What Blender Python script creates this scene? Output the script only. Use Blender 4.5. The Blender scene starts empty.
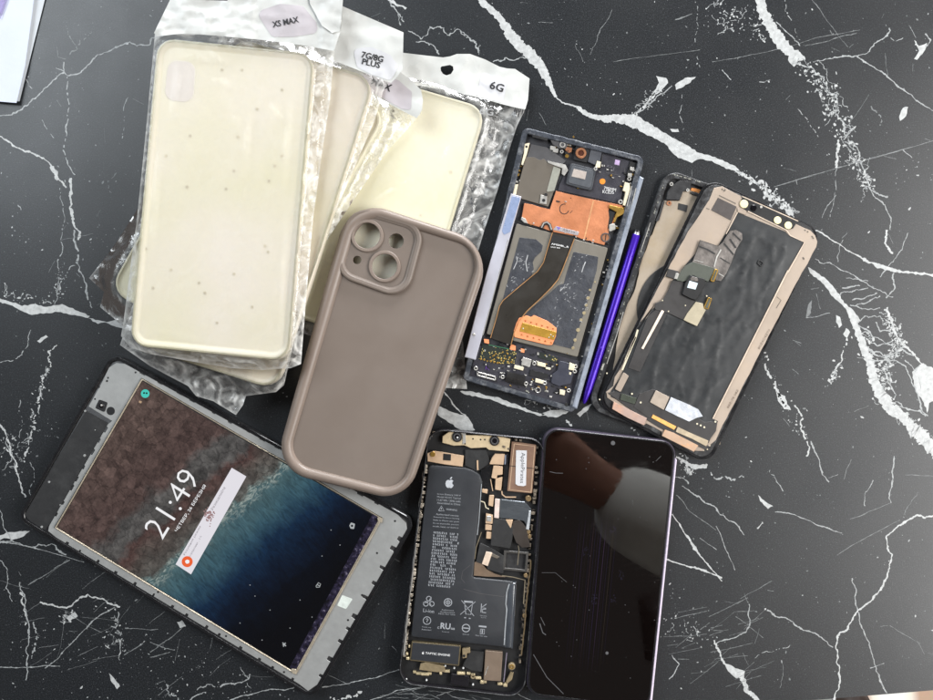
import bpy, bmesh, math, random
from mathutils import Vector, Matrix, noise
from mathutils.geometry import tessellate_polygon, delaunay_2d_cdt
random.seed(7)
S = 0.00055          # metres per picture unit on the table plane
H = 0.45             # camera height above the table
SC = bpy.context.scene
COL = SC.collection
W_ = bpy.data.worlds.new("World"); SC.world = W_; W_.use_nodes = True

# ------------------------------------------------------------------ helpers
def wpt(x, y, z):
    k = (H - z) / H
    return Vector(((x - 466.5) * S * k, (350 - y) * S * k, z))
def C(x0, y0, f):
    return lambda *pts: [(x0 + u / f, y0 + v / f) for u, v in pts]
def lin1(c):
    c = c / 255.0
    return c / 12.92 if c <= 0.04045 else ((c + 0.055) / 1.055) ** 2.4
def lin(c): return tuple(lin1(v) for v in c)
def area(l): return 0.5 * sum(l[i][0] * l[(i + 1) % len(l)][1] - l[(i + 1) % len(l)][0] * l[i][1] for i in range(len(l)))

def rp(pts, r, n=5):
    """round the corners of a polygon"""
    out = []; N = len(pts)
    rr = r if isinstance(r, (list, tuple)) else [r] * N
    for i in range(N):
        p = Vector(pts[i]); a = Vector(pts[i - 1]) - p; b = Vector(pts[(i + 1) % N]) - p
        la, lb = a.length, b.length
        if rr[i] <= 0 or la < 1e-6 or lb < 1e-6: out.append(tuple(p)); continue
        a /= la; b /= lb
        th = math.acos(max(-1, min(1, a.dot(b))))
        if th > 3.0: out.append(tuple(p)); continue
        t = min(rr[i] / math.tan(th / 2), la * 0.48, lb * 0.48); q = t * math.tan(th / 2)
        bis = (a + b).normalized(); c = p + bis * (q / math.sin(th / 2))
        s = p + a * t - c; e = p + b * t - c
        a0 = math.atan2(s.y, s.x); a1 = math.atan2(e.y, e.x); d = (a1 - a0 + math.pi) % (2 * math.pi) - math.pi
        for k in range(n + 1):
            an = a0 + d * k / n; out.append((c.x + q * math.cos(an), c.y + q * math.sin(an)))
    return out
def circ(cx, cy, r, n=24): return [(cx + r * math.cos(2 * math.pi * k / n), cy + r * math.sin(2 * math.pi * k / n)) for k in range(n)]
def inset(l, d):
    if abs(d) < 1e-9: return list(l)
    s = 1 if area(l) > 0 else -1
    out = []; N = len(l)
    for i in range(N):
        p0, p1, p2 = Vector(l[i - 1]), Vector(l[i]), Vector(l[(i + 1) % N])
        e1 = (p1 - p0); e2 = (p2 - p1)
        if e1.length < 1e-9: e1 = e2
        if e2.length < 1e-9: e2 = e1
        e1 = e1.normalized(); e2 = e2.normalized()
        n1 = Vector((-e1.y, e1.x)) * s; n2 = Vector((-e2.y, e2.x)) * s
        m = n1 + n2
        if m.length < 1e-4: m = n1
        m.normalize(); c = max(0.45, m.dot(n1))
        out.append(tuple(p1 + m * (d / c)))
    return out
def lerp(a, b, t): return (a[0] + (b[0] - a[0]) * t, a[1] + (b[1] - a[1]) * t)
def jag(pts, step, amp, seed=0):
    rnd = random.Random(seed); out = []
    for i in range(len(pts)):
        a = Vector(pts[i]); b = Vector(pts[(i + 1) % len(pts)]); L = (b - a).length
        n = max(1, int(L / step)); nn = Vector((-(b - a).y, (b - a).x)).normalized() if L > 0 else Vector((0, 0))
        for k in range(n):
            out.append(tuple(a + (b - a) * k / n + nn * (rnd.uniform(-amp, amp) if k else 0)))
    return out

class Thing:
    def __init__(s, name, label, cat, c, ang=0, base=None, group=None):
        s.base = base or (lambda x, y: 0.0)
        e = bpy.data.objects.new(name, None); COL.objects.link(e)
        e.location = wpt(c[0], c[1], s.base(*c) / 1000); e.rotation_euler = (0, 0, math.radians(ang))
        e.empty_display_size = 0.01
        e['label'] = label; e['category'] = cat
        if group: e['group'] = group
        s.e = e
        s.inv = (Matrix.Translation(e.location) @ Matrix.Rotation(math.radians(ang), 4, 'Z')).inverted()
    def P(s, x, y, h):
        return s.inv @ wpt(x, y, (s.base(x, y) + h) / 1000)
    def V(s, top, x, y, h):       # vertical wall under a point that is seen at height `top`
        p = wpt(x, y, (s.base(x, y) + top) / 1000); p.z = (s.base(x, y) + h) / 1000
        return s.inv @ p

def finish(name, verts, faces, mat, parent, uvpx=None, smooth=None, mats=None, fmat=None, label=None):
    me = bpy.data.meshes.new(name)
    me.from_pydata([tuple(v) for v in verts], [], faces)
    for m in (mats or [mat]): me.materials.append(m)
    if fmat:
        for p, k in zip(me.polygons, fmat): p.material_index = k
    if uvpx:
        uv = me.uv_layers.new(name="UVMap")
        for lp in me.loops: uv.data[lp.index].uv = uvpx[lp.vertex_index]
    bm = bmesh.new(); bm.from_mesh(me); bmesh.ops.recalc_face_normals(bm, faces=bm.faces); bm.to_mesh(me); bm.free()
    if smooth is not None:
        me.shade_smooth(); me.set_sharp_from_angle(angle=math.radians(smooth))
    o = bpy.data.objects.new(name, me); COL.objects.link(o)
    if parent is not None: o.parent = parent
    if label: o['label'] = label
    return o

CNT = [0]
def solid_data(th, loop, h0, h1, b=0.12, holes=(), profile=None):
    CNT[0] += 1; dz = (CNT[0] * 7 % 23) * 0.0017
    if profile: profile = profile[:-1] + [(profile[-1][0], profile[-1][1] + dz * .5)]
    else: h1 = h1 + dz
    prof = profile or ([(0, h0), (0, h1 - b * 0.55), (b, h1)] if b > 0 else [(0, h0), (0, h1)])
    verts, uv, faces = [], [], []
    def ring(l, h, ins):
        q = inset(l, ins); i0 = len(verts)
        for (x, y) in q:
            verts.append(th.V(h1, x, y, h)); uv.append((x / 100, y / 100))
        return i0, q
    tops, bots = [], []
    def wall(l, pr, sign):
        prev = None; n = len(l)
        for k, (ins, h) in enumerate(pr):
            i0, q = ring(l, h, ins * sign)
            if prev is not None:
                for i in range(n):
                    j = (i + 1) % n; faces.append((prev + i, prev + j, i0 + j, i0 + i))
            else: bots.append((i0, q))
            prev = i0
        tops.append((prev, q))
    wall(loop, prof, 1)
    for hl in holes:
        bb = min(b, 0.5)
        wall(hl, [(0, h0), (0, prof[-1][1] - bb * 0.55), (bb, prof[-1][1])] if b > 0 else [(0, h0), (0, prof[-1][1])], -1)
    for lst in (tops, bots):
        idx = []; polys = []
        for (i0, q) in lst:
            polys.append([Vector((x, y, 0)) for x, y in q]); idx += list(range(i0, i0 + len(q)))
        for t in tessellate_polygon(polys): faces.append(tuple(idx[k] for k in t))
    return verts, faces, uv
def solid(name, th, loop, h0, h1, mat, parent=None, b=0.12, holes=(), profile=None, smooth=30, label=None):
    v, f, uv = solid_data(th, loop, h0, h1, b, holes, profile)
    return finish(name, v, f, mat, parent or th.e, uv, smooth, label=label)
def multi(name, th, items, mat, parent=None, b=0.08, label=None, smooth=30):
    """several prisms in one mesh: items = (loop, h0, h1)"""
    V, F, U = [], [], []
    for it in items:
        v, f, u = solid_data(th, it[0], it[1], it[2], b, it[3] if len(it) > 3 else ())
        n = len(V); V += v; U += u; F += [tuple(i + n for i in ff) for ff in f]
    return finish(name, V, F, mat, parent or th.e, U, smooth, label=label)
def disc(name, th, c, r, h0, h1, mat, parent=None, b=0.15): return solid(name, th, circ(c[0], c[1], r), h0, h1, mat, parent, b)
def ringo(name, th, c, r, ri, h0, h1, mat, parent=None, b=0.1): return solid(name, th, circ(c[0], c[1], r), h0, h1, mat, parent, b, holes=[circ(c[0], c[1], ri)])

def sheet(name, th, loop, hf, mat, parent=None, step=4, holes=(), smooth=60, jit=0.35, two=None, label=None, attr=None):
    """thin sheet with free heights hf(x,y) in mm over the thing's base"""
    rnd = random.Random(len(name) * 13 + int(loop[0][0]))
    def dens(l):
        out = []
        for i in range(len(l)):
            a, b = l[i], l[(i + 1) % len(l)]; L = math.hypot(b[0] - a[0], b[1] - a[1]); n = max(1, int(L / step))
            out += [lerp(a, b, k / n) for k in range(n)]
        return out
    loops = [dens(loop)] + [dens(h) for h in holes]
    pts = []; edges = []
    for l in loops:
        i0 = len(pts); pts += [Vector(p) for p in l]
        edges += [(i0 + i, i0 + (i + 1) % len(l)) for i in range(len(l))]
    xs = [p[0] for p in loop]; ys = [p[1] for p in loop]
    y = min(ys)
    row = 0
    while y < max(ys):
        x = min(xs) + (step / 2 if row % 2 else 0)
        while x < max(xs):
            px, py = x + rnd.uniform(-jit, jit) * step, y + rnd.uniform(-jit, jit) * step
            if inside(px, py, loops[0]) and edge_d(px, py, loop) > step * 0.5 and not any(inside(px, py, h) for h in loops[1:]):
                pts.append(Vector((px, py)))
            x += step
        y += step * 0.87; row += 1
    r = delaunay_2d_cdt(pts, edges, [], 0, 1e-5)
    vv, ff = r[0], r[2]
    faces = []
    for f in ff:
        cx = sum(vv[i].x for i in f) / len(f); cy = sum(vv[i].y for i in f) / len(f)
        if inside(cx, cy, loops[0]) and not any(inside(cx, cy, h) for h in loops[1:]): faces.append(tuple(f))
    verts = [th.P(v.x, v.y, hf(v.x, v.y)) for v in vv]; uv = [(v.x / 100, v.y / 100) for v in vv]
    o = finish(name, verts, faces, mat, parent or th.e, uv, smooth, label=label)
    if attr:
        for nm, fn in attr.items():
            at = o.data.attributes.new(nm, 'FLOAT', 'POINT')
            for i, v in enumerate(vv): at.data[i].value = fn(v.x, v.y)
    return o
def inside(x, y, l):
    c = False; j = len(l) - 1
    for i in range(len(l)):
        xi, yi = l[i]; xj, yj = l[j]
        if (yi > y) != (yj > y) and x < (xj - xi) * (y - yi) / (yj - yi) + xi: c = not c
        j = i
    return c
def edge_d(x, y, l):
    d = 1e9
    for i in range(len(l)):
        ax, ay = l[i]; bx, by = l[(i + 1) % len(l)]; dx, dy = bx - ax, by - ay; L = dx * dx + dy * dy
        t = 0 if L == 0 else max(0, min(1, ((x - ax) * dx + (y - ay) * dy) / L))
        d = min(d, math.hypot(x - ax - dx * t, y - ay - dy * t))
    return d
def sdist(x, y, l): return -edge_d(x, y, l) if inside(x, y, l) else edge_d(x, y, l)
def nz(x, y, s, seed=0.0): return noise.noise(Vector((x / s, y / s, seed)))

def letters(name, th, string, p0, p1, hgt, h, mat, parent=None, bold=0.0, lift=0.0):
    """lettering whose baseline runs from p0 to p1, hgt tall; flat shapes lying at height h"""
    cu = bpy.data.curves.new(name, 'FONT'); cu.body = string; cu.size = 1.0; cu.resolution_u = 2
    cu.offset = bold; cu.fill_mode = 'BOTH'
    ob = bpy.data.objects.new(name + "_tmp", cu); COL.objects.link(ob)
    dg = bpy.context.evaluated_depsgraph_get(); dg.update()
    me = bpy.data.meshes.new_from_object(ob.evaluated_get(dg))
    co = [v.co.copy() for v in me.vertices]; fs = [tuple(p.vertices) for p in me.polygons]
    bpy.data.objects.remove(ob); bpy.data.curves.remove(cu); bpy.data.meshes.remove(me)
    if not co: return None
    x0 = min(c.x for c in co); x1 = max(c.x for c in co); y0 = min(c.y for c in co); y1 = max(c.y for c in co)
    d = Vector((p1[0] - p0[0], p1[1] - p0[1])); L = d.length; d /= L; up = Vector((d.y, -d.x))
    verts = []
    for c in co:
        a = (c.x - x0) / (x1 - x0) * L; b = (c.y - y0) / (y1 - y0) * hgt
        qx, qy = p0[0] + d.x * a + up.x * b, p0[1] + d.y * a + up.y * b
        verts.append(th.P(qx, qy, h(qx, qy) if callable(h) else h))
    return finish(name, verts, fs, mat, parent or th.e, [(0, 0)] * len(verts))
def flat_lines(name, th, lines, h, mat, parent=None, w=0.5):
    """thin drawn strokes: lines = list of polylines"""
    V, F = [], []
    for l in lines:
        ww = w
        if isinstance(l, tuple) and len(l) == 2 and isinstance(l[0], list): l, ww = l
        n = len(l); i0 = len(V)
        for i in range(n):
            a = Vector(l[max(0, i - 1)]); b = Vector(l[min(n - 1, i + 1)]); d = (b - a)
            d = d.normalized() if d.length > 0 else Vector((1, 0)); nn = Vector((-d.y, d.x)) * ww / 2
            V.append(th.P(l[i][0] + nn.x, l[i][1] + nn.y, h)); V.append(th.P(l[i][0] - nn.x, l[i][1] - nn.y, h))
        for i in range(n - 1): F.append((i0 + 2 * i, i0 + 2 * i + 1, i0 + 2 * i + 3, i0 + 2 * i + 2))
    return finish(name, V, F, mat, parent or th.e, [(0, 0)] * len(V))

# ------------------------------------------------------------------ materials
def nodes(name):
    m = bpy.data.materials.new(name); m.use_nodes = True
    nt = m.node_tree; b = nt.nodes["Principled BSDF"]
    return m, nt, b
def N(nt, t, **kw):
    n = nt.nodes.new(t)
    for k, v in kw.items():
        if k in n.inputs: n.inputs[k].default_value = v
        else: setattr(n, k, v)
    return n
def mixrgb(nt, fac, a, b, mode='MIX'):
    n = nt.nodes.new('ShaderNodeMix'); n.data_type = 'RGBA'; n.blend_type = mode
    for sock, v in ((n.inputs[0], fac), (n.inputs[6], a), (n.inputs[7], b)):
        if hasattr(v, 'is_output'): nt.links.new(v, sock)
        elif isinstance(v, (int, float)): sock.default_value = v
        else: sock.default_value = (*v, 1) if len(v) == 3 else v
    return n.outputs[2]
def math_(nt, op, a, b=None, c=None, clamp=False):
    n = nt.nodes.new('ShaderNodeMath'); n.operation = op; n.use_clamp = clamp
    for i, v in enumerate((a, b, c)):
        if v is None: continue
        if hasattr(v, 'is_output'): nt.links.new(v, n.inputs[i])
        else: n.inputs[i].default_value = v
    return n.outputs[0]
def ramp(nt, fac, stops, interp='LINEAR'):
    n = nt.nodes.new('ShaderNodeValToRGB'); cr = n.color_ramp; cr.interpolation = interp
    while len(cr.elements) < len(stops): cr.elements.new(0.5)
    for e, (p, c) in zip(cr.elements, stops): e.position = p; e.color = (*c, 1) if len(c) == 3 else c
    nt.links.new(fac, n.inputs[0]); return n.outputs[0]
def M(name, rgb, rough=0.5, metal=0.0, var=0.18, vs=350, bump=0.0, bs=900, spec=0.5, coat=0.0, dirt=None, dirtamt=0.5, rv=0.1, sheen=0.0, aniso=None):
    m, nt, b = nodes(name)
    c = lin(rgb)
    tc = N(nt, 'ShaderNodeTexCoord')
    mp = N(nt, 'ShaderNodeMapping')
    if aniso: mp.inputs['Scale'].default_value = aniso
    nt.links.new(tc.outputs['Object'], mp.inputs[0])
    n1 = N(nt, 'ShaderNodeTexNoise', Scale=vs, Detail=5.0, Roughness=0.6); nt.links.new(mp.outputs[0], n1.inputs['Vector'])
    col = ramp(nt, n1.outputs[0], [(0.3, tuple(v * (1 - var) for v in c)), (0.7, tuple(min(1, v * (1 + var)) for v in c))])
    if dirt:
        n3 = N(nt, 'ShaderNodeTexNoise', Scale=vs * 0.35, Detail=8.0, Roughness=0.7); nt.links.new(mp.outputs[0], n3.inputs['Vector'])
        f = ramp(nt, n3.outputs[0], [(0.5, (0, 0, 0)), (0.68, (dirtamt,) * 3)])
        col = mixrgb(nt, f, col, lin(dirt))
    nt.links.new(col, b.inputs['Base Color'])
    n2 = N(nt, 'ShaderNodeTexNoise', Scale=vs * 0.6, Detail=4.0); nt.links.new(mp.outputs[0], n2.inputs['Vector'])
    r = ramp(nt, n2.outputs[0], [(0.3, (max(0, rough - rv),) * 3), (0.7, (min(1, rough + rv),) * 3)])
    nt.links.new(r, b.inputs['Roughness'])
    b.inputs['Metallic'].default_value = metal
    b.inputs['Specular IOR Level'].default_value = spec
    b.inputs['Coat Weight'].default_value = coat; b.inputs['Coat Roughness'].default_value = 0.08
    if bump:
        n4 = N(nt, 'ShaderNodeTexNoise', Scale=bs, Detail=6.0, Roughness=0.65); nt.links.new(mp.outputs[0], n4.inputs['Vector'])
        bp = N(nt, 'ShaderNodeBump', Strength=bump, Distance=0.0004); nt.links.new(n4.outputs[0], bp.inputs['Height'])
        nt.links.new(bp.outputs[0], b.inputs['Normal'])
    return m
# ------------------------------------------------------------------ the tabletop
def marble():
    m, nt, b = nodes("black_marble")
    tc = N(nt, 'ShaderNodeTexCoord')
    n = N(nt, 'ShaderNodeTexNoise', Scale=1500.0, Detail=3.0, Roughness=0.75); nt.links.new(tc.outputs['Object'], n.inputs['Vector'])
    n2 = N(nt, 'ShaderNodeTexNoise', Scale=16.0, Detail=6.0, Roughness=0.6); nt.links.new(tc.outputs['Object'], n2.inputs['Vector'])
    a = ramp(nt, n.outputs[0], [(0.34, (0.0065, 0.0073, 0.0082)), (0.58, (0.022, 0.025, 0.0295)), (0.7, (0.085, 0.09, 0.097))])
    c = mixrgb(nt, math_(nt, 'MULTIPLY', n2.outputs[0], 0.5), a, (0.008, 0.009, 0.0095))
    nt.links.new(c, b.inputs['Base Color'])
    r = ramp(nt, n2.outputs[0], [(0.3, (0.30,) * 3), (0.7, (0.40,) * 3)]); nt.links.new(r, b.inputs['Roughness'])
    bp = N(nt, 'ShaderNodeBump', Strength=0.25, Distance=0.0002); nt.links.new(n.outputs[0], bp.inputs['Height']); nt.links.new(bp.outputs[0], b.inputs['Normal'])
    b.inputs['Specular IOR Level'].default_value = 0.5
    return m
m_marble = marble()
m_vein = M("white_vein", (176, 178, 178), 0.42, var=0.22, vs=420)
m_soft = M("soft_vein", (150, 153, 154), 0.42, var=0.3, vs=420)
m_faint = M("grey_scratch", (112, 115, 116), 0.5, var=0.3, vs=600)
MV, MF, MK = [], [], []           # marks on the table, in the table's own mesh
ZV = 0.00006
rv_ = random.Random(11)
def tpt(x, y, z=ZV): return wpt(x, y, 0) + Vector((0, 0, z))
def strip(pts, k, z):
    i0 = len(MV); n = len(pts)
    sd_ = rv_.uniform(0, 99)
    for i, (x, y, w) in enumerate(pts):
        a = pts[max(0, i - 1)]; b = pts[min(n - 1, i + 1)]
        dx, dy = b[0] - a[0], b[1] - a[1]; L = math.hypot(dx, dy) or 1
        nx, ny = -dy / L, dx / L; j1 = 1 + (.75 if w < 3 else .38) * (noise.noise(Vector((x / 3.2, y / 3.2, sd_))) + .5 * noise.noise(Vector((x / 1.2, y / 1.2, sd_)))); j2 = 1 + (.75 if w < 3 else .38) * (noise.noise(Vector((x / 3.2, y / 3.2, sd_ + 9))) + .5 * noise.noise(Vector((x / 1.2, y / 1.2, sd_ + 5)))); j1 = max(.12, j1); j2 = max(.12, j2)
        MV.append(tpt(x + nx * w / 2 * j1, y + ny * w / 2 * j1, z)); MV.append(tpt(x - nx * w / 2 * j2, y - ny * w / 2 * j2, z))
    for i in range(n - 1): MF.append((i0 + 2 * i, i0 + 2 * i + 1, i0 + 2 * i + 3, i0 + 2 * i + 2)); MK.append(k)
def vein(pts, w=2.0, j=0.16, k=1, gap=0.0):
    pts = [p if len(p) == 3 else (p[0], p[1], w) for p in pts]
    if k == 1 and max(p[2] for p in pts) < 2.6: k = 3
    pts = [(x, y, ww * (0.5 if ww < 3 else .66 if ww < 5 else .85)) for x, y, ww in pts]
    def sub(a, b, out):
        L = math.hypot(b[0] - a[0], b[1] - a[1])
        if L < 1.6: out.append(b); return
        d = L * j * rv_.gauss(0, 0.6); nx, ny = -(b[1] - a[1]) / L, (b[0] - a[0]) / L
        m = ((a[0] + b[0]) / 2 + nx * d, (a[1] + b[1]) / 2 + ny * d, (a[2] + b[2]) / 2 * (rv_.uniform(0.6, 1.4) if a[2] < 3 else rv_.uniform(.85, 1.15)))
        sub(a, m, out); sub(m, b, out)
    out = [pts[0]]
    for a, b in zip(pts, pts[1:]): sub(a, b, out)
    if gap <= 0: strip(out, k, ZV + rv_.uniform(0, 2e-5)); return
    seg = []
    for p in out:
        if rv_.random() < gap:
            if len(seg) > 1: strip(seg, k, ZV)
            seg = []
        else: seg.append(p)
    if len(seg) > 1: strip(seg, k, ZV)
def dot(x, y, r, k=1, st=1.0, ang=None):
    n = rv_.choice((4, 5, 6)); i0 = len(MV); an = rv_.uniform(0, 6.28) if ang is None else ang
    if k == 1 and r < .8: k = 3
    for q in range(n):
        t = 2 * math.pi * q / n; rr = r * rv_.uniform(0.5, 1.25)
        u, v = math.cos(t) * rr * st, math.sin(t) * rr
        MV.append(tpt(x + u * math.cos(an) - v * math.sin(an), y + u * math.sin(an) + v * math.cos(an), ZV + 1e-5))
    MF.append(tuple(range(i0, i0 + n))); MK.append(k)
def poly(pts, k=1, st=2.5, amp=0.7):
    l = jag(pts, st, amp, int(pts[0][0])); i0 = len(MV)
    for (x, y) in l: MV.append(tpt(x, y, ZV))
    for t in tessellate_polygon([[Vector((x, y, 0)) for x, y in l]]): MF.append(tuple(i0 + q for q in t)); MK.append(k)
def speck(path, spread, n, r0=0.3, r1=1.2, net=0):
    segs = list(zip(path, path[1:])); Ls = [math.hypot(b[0] - a[0], b[1] - a[1]) for a, b in segs]
    P = []
    for _ in range(n):
        a, b = rv_.choices(segs, Ls)[0]; t = rv_.random(); x, y = lerp(a, b, t)
        x += rv_.gauss(0, spread * 0.5); y += rv_.gauss(0, spread * 0.5)
        dot(x, y, r0 + (r1 - r0) * rv_.random() ** 2.2, 1, rv_.uniform(1, 2.2)); P.append((x, y))
    for _ in range(net):
        a = rv_.choice(P); c = sorted(P, key=lambda p: (p[0] - a[0]) ** 2 + (p[1] - a[1]) ** 2)[1:9]
        vein([a, rv_.choice(c), ] if rv_.random() < .5 else [a, c[2], c[5 % len(c)]], rv_.uniform(0.5, 1.3), 0.25)
# upper right
vein([(757, -4, 10), (764, 14, 11), (773, 30, 13), (785, 47, 13), (797, 56, 12), (803, 60, 2)], j=0.06)
poly([(790, 52), (800, 52), (805, 58), (798, 60), (794, 67), (788, 60)])
speck([(798, 62), (815, 75), (830, 100), (843, 132)], 13, 190, 0.4, 1.7, 60)
speck([(846, 140), (860, 165), (868, 190)], 8, 110, 0.4, 1.6, 45)
vein([(799, 62), (812, 68), (828, 92), (838, 118), (845, 135)], 2, 0.3); vein([(813, 62), (832, 84), (848, 110), (856, 132)], 1.2, 0.3, gap=.1)
vein([(848, 140), (858, 150), (864, 170), (870, 188), (885, 205), (890, 230)], 1.8, 0.15)
vein([(866, 186), (878, 194), (888, 197)], 2.5, .2); vein([(839, 140), (837, 155), (837, 168)], 3.4, .15); vein([(837, 168), (836, 190), (830, 217)], 1.0, .1, gap=.12); vein([(836, 195), (822, 218)], .8, .05)
vein([(817, 61), (840, 57), (855, 56), (872, 47), (886, 37), (889, 28)], 2.0); vein([(857, 57), (880, 71), (900, 88), (920, 103), (936, 112)], 2.2, .08)
vein([(805, 46), (825, 42), (857, 33)], 1.0, .05, 2); vein([(776, 22), (790, 35), (800, 46)], 1.6, .2); vein([(785, 0), (792, 22), (800, 40)], 1.2, .2, gap=.25)
poly([(914, 40), (919, 46), (927, 43), (925, 50), (917, 60), (914, 59), (919, 51)]); vein([(925, 34), (931, 40), (925, 46)], 2.4); vein([(885, 36), (895, 42), (903, 38)], 1.4, gap=.2)
speck([(712, 2), (740, 22), (765, 30)], 17, 130, 0.3, 1.1, 25); vein([(718, 35), (735, 20), (748, 5)], 1, .3, gap=.1)
poly([(903, 108), (908, 107), (906, 116), (900, 121), (899, 117)]); vein([(870, 105), (880, 126)], 2, .2, 2, gap=.1); vein([(722, 70), (731, 80)], 1.4, .05); vein([(759, 82), (770, 80)], 1.2); vein([(675, 20), (692, 14)], 1.8, .05, 2)
vein([(812, 0), (828, 22), (848, 47)], 1.0, .05, 2); vein([(712, 62), (775, 50), (860, 30)], .8, .03, 2); vein([(774, 187), (845, 166), (936, 140)], 1.2, .01, 2); vein([(774, 187), (845, 166), (936, 140)], .5, .01); vein([(795, 105), (810, 125), (818, 137)], 1.2, .1, gap=.2); vein([(903, 150), (912, 158)], 1.5, .1)
vein([(695, 0), (697, 30), (700, 70)], 1.1, .1, gap=.35); vein([(682, 95), (683, 130)], 1, .1, gap=.35)
# top vein
vein([(478, -3, 6), (485, 5, 7), (499, 17, 8), (519, 45, 12), (533, 58, 12), (540, 66, 11), (549, 82, 8), (556, 97, 3)], j=.07)
vein([(553, 95, 2), (574, 106, 3), (585, 113, 5), (595, 117, 6), (613, 118, 8), (625, 119, 10), (637, 123, 13)], j=.1)
poly([(612, 116), (634, 114), (650, 124), (668, 135), (690, 147), (699, 153), (715, 157), (735, 166), (740, 172), (726, 169), (712, 161), (700, 159), (692, 163), (678, 158), (664, 143), (645, 134), (630, 125)])
speck([(738, 171), (765, 188), (785, 205), (795, 216)], 6, 110, .4, 1.9, 35); vein([(736, 170), (752, 181), (765, 190), (778, 200)], 3.4, .2, gap=.05); poly([(782, 203), (790, 207), (795, 218), (787, 214)])
poly([(656, 76), (666, 78), (668, 83), (660, 92), (650, 98), (656, 89), (659, 83)]); vein([(655, 95), (645, 106), (636, 114)], 3, .25, gap=.05); vein([(638, 113), (655, 99), (672, 86)], 2.0, .1); poly([(675, 85), (685, 78), (696, 77), (688, 84), (676, 90)])
speck([(634, 114), (650, 100), (662, 90)], 7, 60, .3, 1.1, 15); poly([(670, 129), (678, 129), (679, 132), (672, 132)])
vein([(385, -2), (397, 5), (406, 9)], 3.2, .2); vein([(398, 14), (404, 22)], 2.2, .3); vein([(408, 31), (430, 27), (445, 33), (455, 31), (470, 40), (478, 53)], 1.8, .3); vein([(416, 42), (427, 43), (436, 50), (439, 55)], 2.0, .3)
vein([(460, 31), (472, 42), (479, 55)], 1.3, .3, gap=.1); vein([(493, 62), (505, 58), (515, 60), (530, 59)], 2.0, .2); vein([(590, 55), (600, 30), (612, 10)], 1.0, .1, 2); vein([(613, 62), (660, 55), (700, 50)], .8, .02, 2)
vein([(575, 45), (583, 62)], 1.0, .1, 2)
# right
vein([(812, 229), (830, 239), (846, 250), (874, 264, 3.5), (885, 268, 5), (898, 271, 4), (936, 276, 3)], 2.2, .08)
vein([(887, 230), (885, 243), (893, 253)], 3, .2); vein([(908, 233), (902, 250), (893, 262), (880, 277)], 1.6, .12); vein([(896, 270), (895, 288), (886, 298)], 2.4, .2)
vein([(815, 259), (838, 268), (855, 276), (868, 285), (880, 290), (893, 297)], 1.5, .15)
vein([(843, 240), (838, 262)], 1, .15, gap=.1)
poly([(808, 267), (815, 271), (826, 279), (836, 290), (844, 303), (851, 308), (861, 321), (857, 325), (849, 318), (846, 309), (835, 299), (822, 283), (810, 273)])
vein([(848, 310), (855, 325, 6), (862, 342, 8), (868, 357, 10), (872, 373, 11), (877, 386, 12), (884, 399, 13), (893, 410, 14), (904, 418, 11), (915, 430, 13), (925, 440, 15), (940, 455, 15)], j=.1)
speck([(860, 330), (880, 388), (900, 412), (930, 446)], 11, 210, .4, 1.8, 80); speck([(886, 312), (893, 330), (902, 345)], 7, 130, .4, 1.6, 60); speck([(900, 345), (888, 362), (886, 385)], 9, 120, .4, 1.6, 60)
vein([(886, 309), (893, 325), (902, 344), (912, 352), (922, 364), (936, 372)], 3, .08)
for l in ([(857, 323), (865, 316), (880, 316), (884, 320)], [(858, 325), (872, 336), (886, 344), (892, 346)], [(866, 338), (878, 346), (893, 340)], [(865, 345), (884, 358), (905, 345)], [(868, 360), (888, 359), (900, 363), (909, 375), (918, 395), (928, 416)],
          [(890, 360), (886, 375), (891, 386), (896, 395), (893, 400)], [(870, 352), (880, 352), (888, 362)], [(872, 370), (884, 370), (888, 378)], [(895, 358), (902, 348), (914, 356)], [(905, 360), (915, 372), (920, 365)], [(876, 322), (880, 332), (893, 333)], [(897, 402), (912, 410), (926, 416)]): vein(l, 2.2, .15)
poly([(912, 372), (921, 364), (936, 369), (936, 399), (929, 403), (927, 413), (924, 403), (915, 389)])
for l in ([(838, 296), (852, 292), (868, 288)], [(852, 300), (866, 297), (877, 293)], [(842, 288), (860, 286)], [(855, 306), (868, 302), (880, 296)], [(846, 278), (860, 280), (868, 281)], [(850, 305), (862, 309), (880, 308)], [(808, 262), (805, 253)]): vein(l, 1.8, .15)
poly([(836, 315), (840, 317), (842, 325), (839, 328), (836, 322)]); poly([(846, 328), (850, 332), (847, 338), (843, 334)]); vein([(847, 338), (843, 352), (838, 365), (832, 380), (829, 388)], 2.6, .2, gap=.12); speck([(838, 365), (829, 386)], 5, 25, .5, 1.8, 8)
poly([(808, 305), (812, 300), (811, 313), (806, 318)], 2); vein([(806, 318), (830, 313)], 1.1, .1)
vein([(765, 352), (767, 362), (768, 372), (775, 388), (781, 400), (787, 407)], 3.4, .25, gap=.08); poly([(776, 392), (785, 396), (787, 404), (791, 410), (784, 409), (778, 401)]); vein([(795, 405), (799, 412), (803, 418), (805, 438), (806, 456)], 2.8, .2, gap=.08); speck([(765, 360), (785, 405), (805, 440)], 7, 50, .3, 1.1)
vein([(811, 441), (815, 452), (821, 468), (822, 474), (829, 482)], 2.2, .1)
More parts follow.
